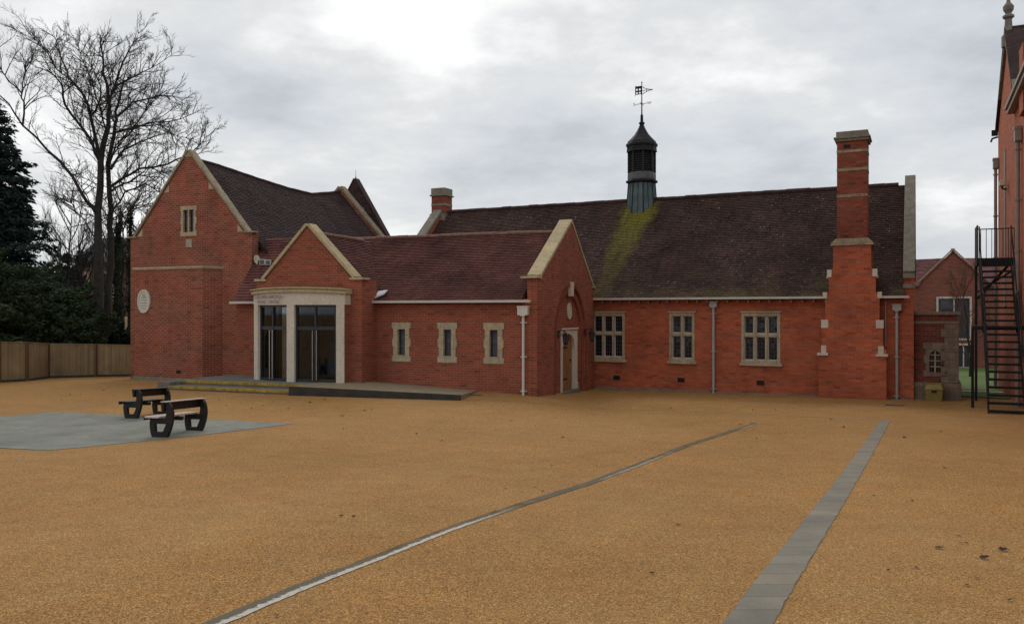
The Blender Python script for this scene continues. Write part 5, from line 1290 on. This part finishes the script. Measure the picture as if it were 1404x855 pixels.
# house behind the trees
hs = thing('house_behind_trees', 'dim brown house with pale stone window strips behind the bare trees', 'building', at(104, 440, 60)*1.0, R(-8)); hs.location.z = .2
mb = MB(); mb.poly(rect(0, 7.5, -.5, 6.3), [rect(.6,.95,1.0,5.4), rect(2.0,2.5,1,5.4), rect(3.0,3.4,1,5.4), rect(3.9,4.4,.4,2.2)], (0,0,0), X, Y, 0, .3); mb.box(0, 7.5, .9, 6, -.5, 6.2); mb.build('wall', BR_HOUSE, hs)
mb = MB(); slab(mb, (-.2,-.3,6.2), (7.7,-.3,6.2), (7.7,3,8.2), (-.2,3,8.2)); slab(mb, (-.2,6.3,6.2), (7.7,6.3,6.2), (7.7,3,8.2), (-.2,3,8.2)); mb.build('roof', SLATE, hs)
for (x0, x1, z0, z1) in ((.6,.95,1.0,5.4), (2.0,2.5,1,5.4), (3.0,3.4,1,5.4), (3.9,4.4,.4,2.2)):
    mb = MB(); zs_ = [z0+.06+(z1-z0-.06)*i/3 for i in range(4)]
    mb.poly(rect(x0-.12, x1+.12, z0-.1, z1+.1), [rect(x0+.08, x1-.08, zs_[i], zs_[i+1]-.1) for i in range(3)], (0,0,0), X, Y, -.04, .14); w_ = mb.build('window', STONE, hs)
    g = MB(); g.box(x0, x1, .1, .11, z0, z1); g.build('glass', GLASS_FAR, w_)

# ------------------------------------------------------------------ small things on the ground
def leaf(kind, p, s, rz, mat, label, rnd, group='dead leaves scattered over the gravel'):
    mb = MB(); n = 7; curl = rnd.uniform(.25, .8)
    for i in range(n+1):
        t = i/n; w = math.sin(math.pi*min(1, t*.94+.03))**.8*.36*(1+.25*math.sin(t*17)); zc = curl*.5*(2*t-1)**2*.5
        for j, ww in ((0,-w),(1,0),(2,w)): mb.v.append(Vector(((t-.5)*s, ww*s, (zc+abs(ww)*curl)*s+.004)))
    for i in range(n):
        for j in range(2): mb.f.append((3*i+j, 3*i+j+1, 3*(i+1)+j+1, 3*(i+1)+j))
    mb.tube([(-.5*s,0,.25*curl*s), (-.72*s,.04*s,.15*curl*s), (-.85*s,.1*s,.01)], .02*s, 4)
    o = mb.build('fallen_leaf', mat, None, fix=False); o.location = p; o.rotation_euler = (rnd.uniform(-.15,.15), rnd.uniform(-.15,.15), rz)
    return tag(o, label, 'leaf', group)
rnd = random.Random(9)
big = [(1288,752,.085,LEAFT,'pale curled leaf, leftmost of the three large leaves at right'), (1350,766,.095,LEAFB,'dark crumpled leaf, middle of the three large leaves at right'), (1375,755,.10,LEAFB,'thin dark curled leaf, rightmost of the three large leaves'),
       (1251,687,.07,LEAFB,'single dark leaf right of the paving strip, midway up the yard')]
for x, y, s, m_, lb_ in big: leaf(0, gp(x, y, .004), s*.8, rnd.uniform(0, 6), m_, lb_, rnd)
sm_pts = [(1218,783),(1257,779),(1326,803),(1340,793),(1318,745),(1315,735),(871,627),(757,638),(776,622),(1157,586),(1037,601),(1030,580),(1016,582),(1198,680),(1316,641),(1295,642),(733,668),(744,674),(693,670),(390,690),(468,708),(485,709),
          (558,632),(606,604),(571,595),(510,562),(500,563),(470,570),(772,600),(700,577),(470,588),(1100,563),(1063,562),(1032,562),(880,545),(895,545),(650,553),(690,557),(675,556),(920,560),(1140,575),(1000,590),(84,548),(96,541),(110,541),(142,535),(148,531),(57,540),(330,553),(345,560),
          (410,549),(425,552),(445,548),(300,548),(310,556),(360,556),(375,551),(395,560),(1385,824),(1325,745),(894,787),(380,845),(895,560),(930,720),(1240,600),(1290,592)]
for x, y in sm_pts:
    p = gp(x, y, .004); leaf(0, p, rnd.uniform(.03,.05)*(1.0 if p.y < 14 else 1.7), rnd.uniform(0, 6), LEAFB if rnd.random() < .7 else LEAFT, 'small dark dead leaf lying on the golden gravel', rnd)
def cover(px, py, w, l, label):
    p = gp(px, py, .004); mb = MB(); mb.box(-w/2, w/2, -l/2, l/2, -.02, .006); t = thing('drain_cover', label, 'drain cover', p, UH); mb.build('cover_plate', CONCD, t)
    mb = MB(); mb.poly([(-w/2-.02,-l/2-.02),(w/2+.02,-l/2-.02),(w/2+.02,l/2+.02),(-w/2-.02,l/2+.02)], [[(-w/2-.001,-l/2-.001),(w/2+.001,-l/2-.001),(w/2+.001,l/2+.001),(-w/2-.001,l/2+.001)]], (0,0,0), X, (0,0,1), 0, 0.001) if False else None
cover(1227, 555.5, .5, .22, 'flat dark drain cover in the gravel before the hall pipe'); cover(650, 541.5, .5, .12, 'thin dark plate drawing the step edge at the end of the ramp')  # second plate draws the ramp end's step edge, not a drain
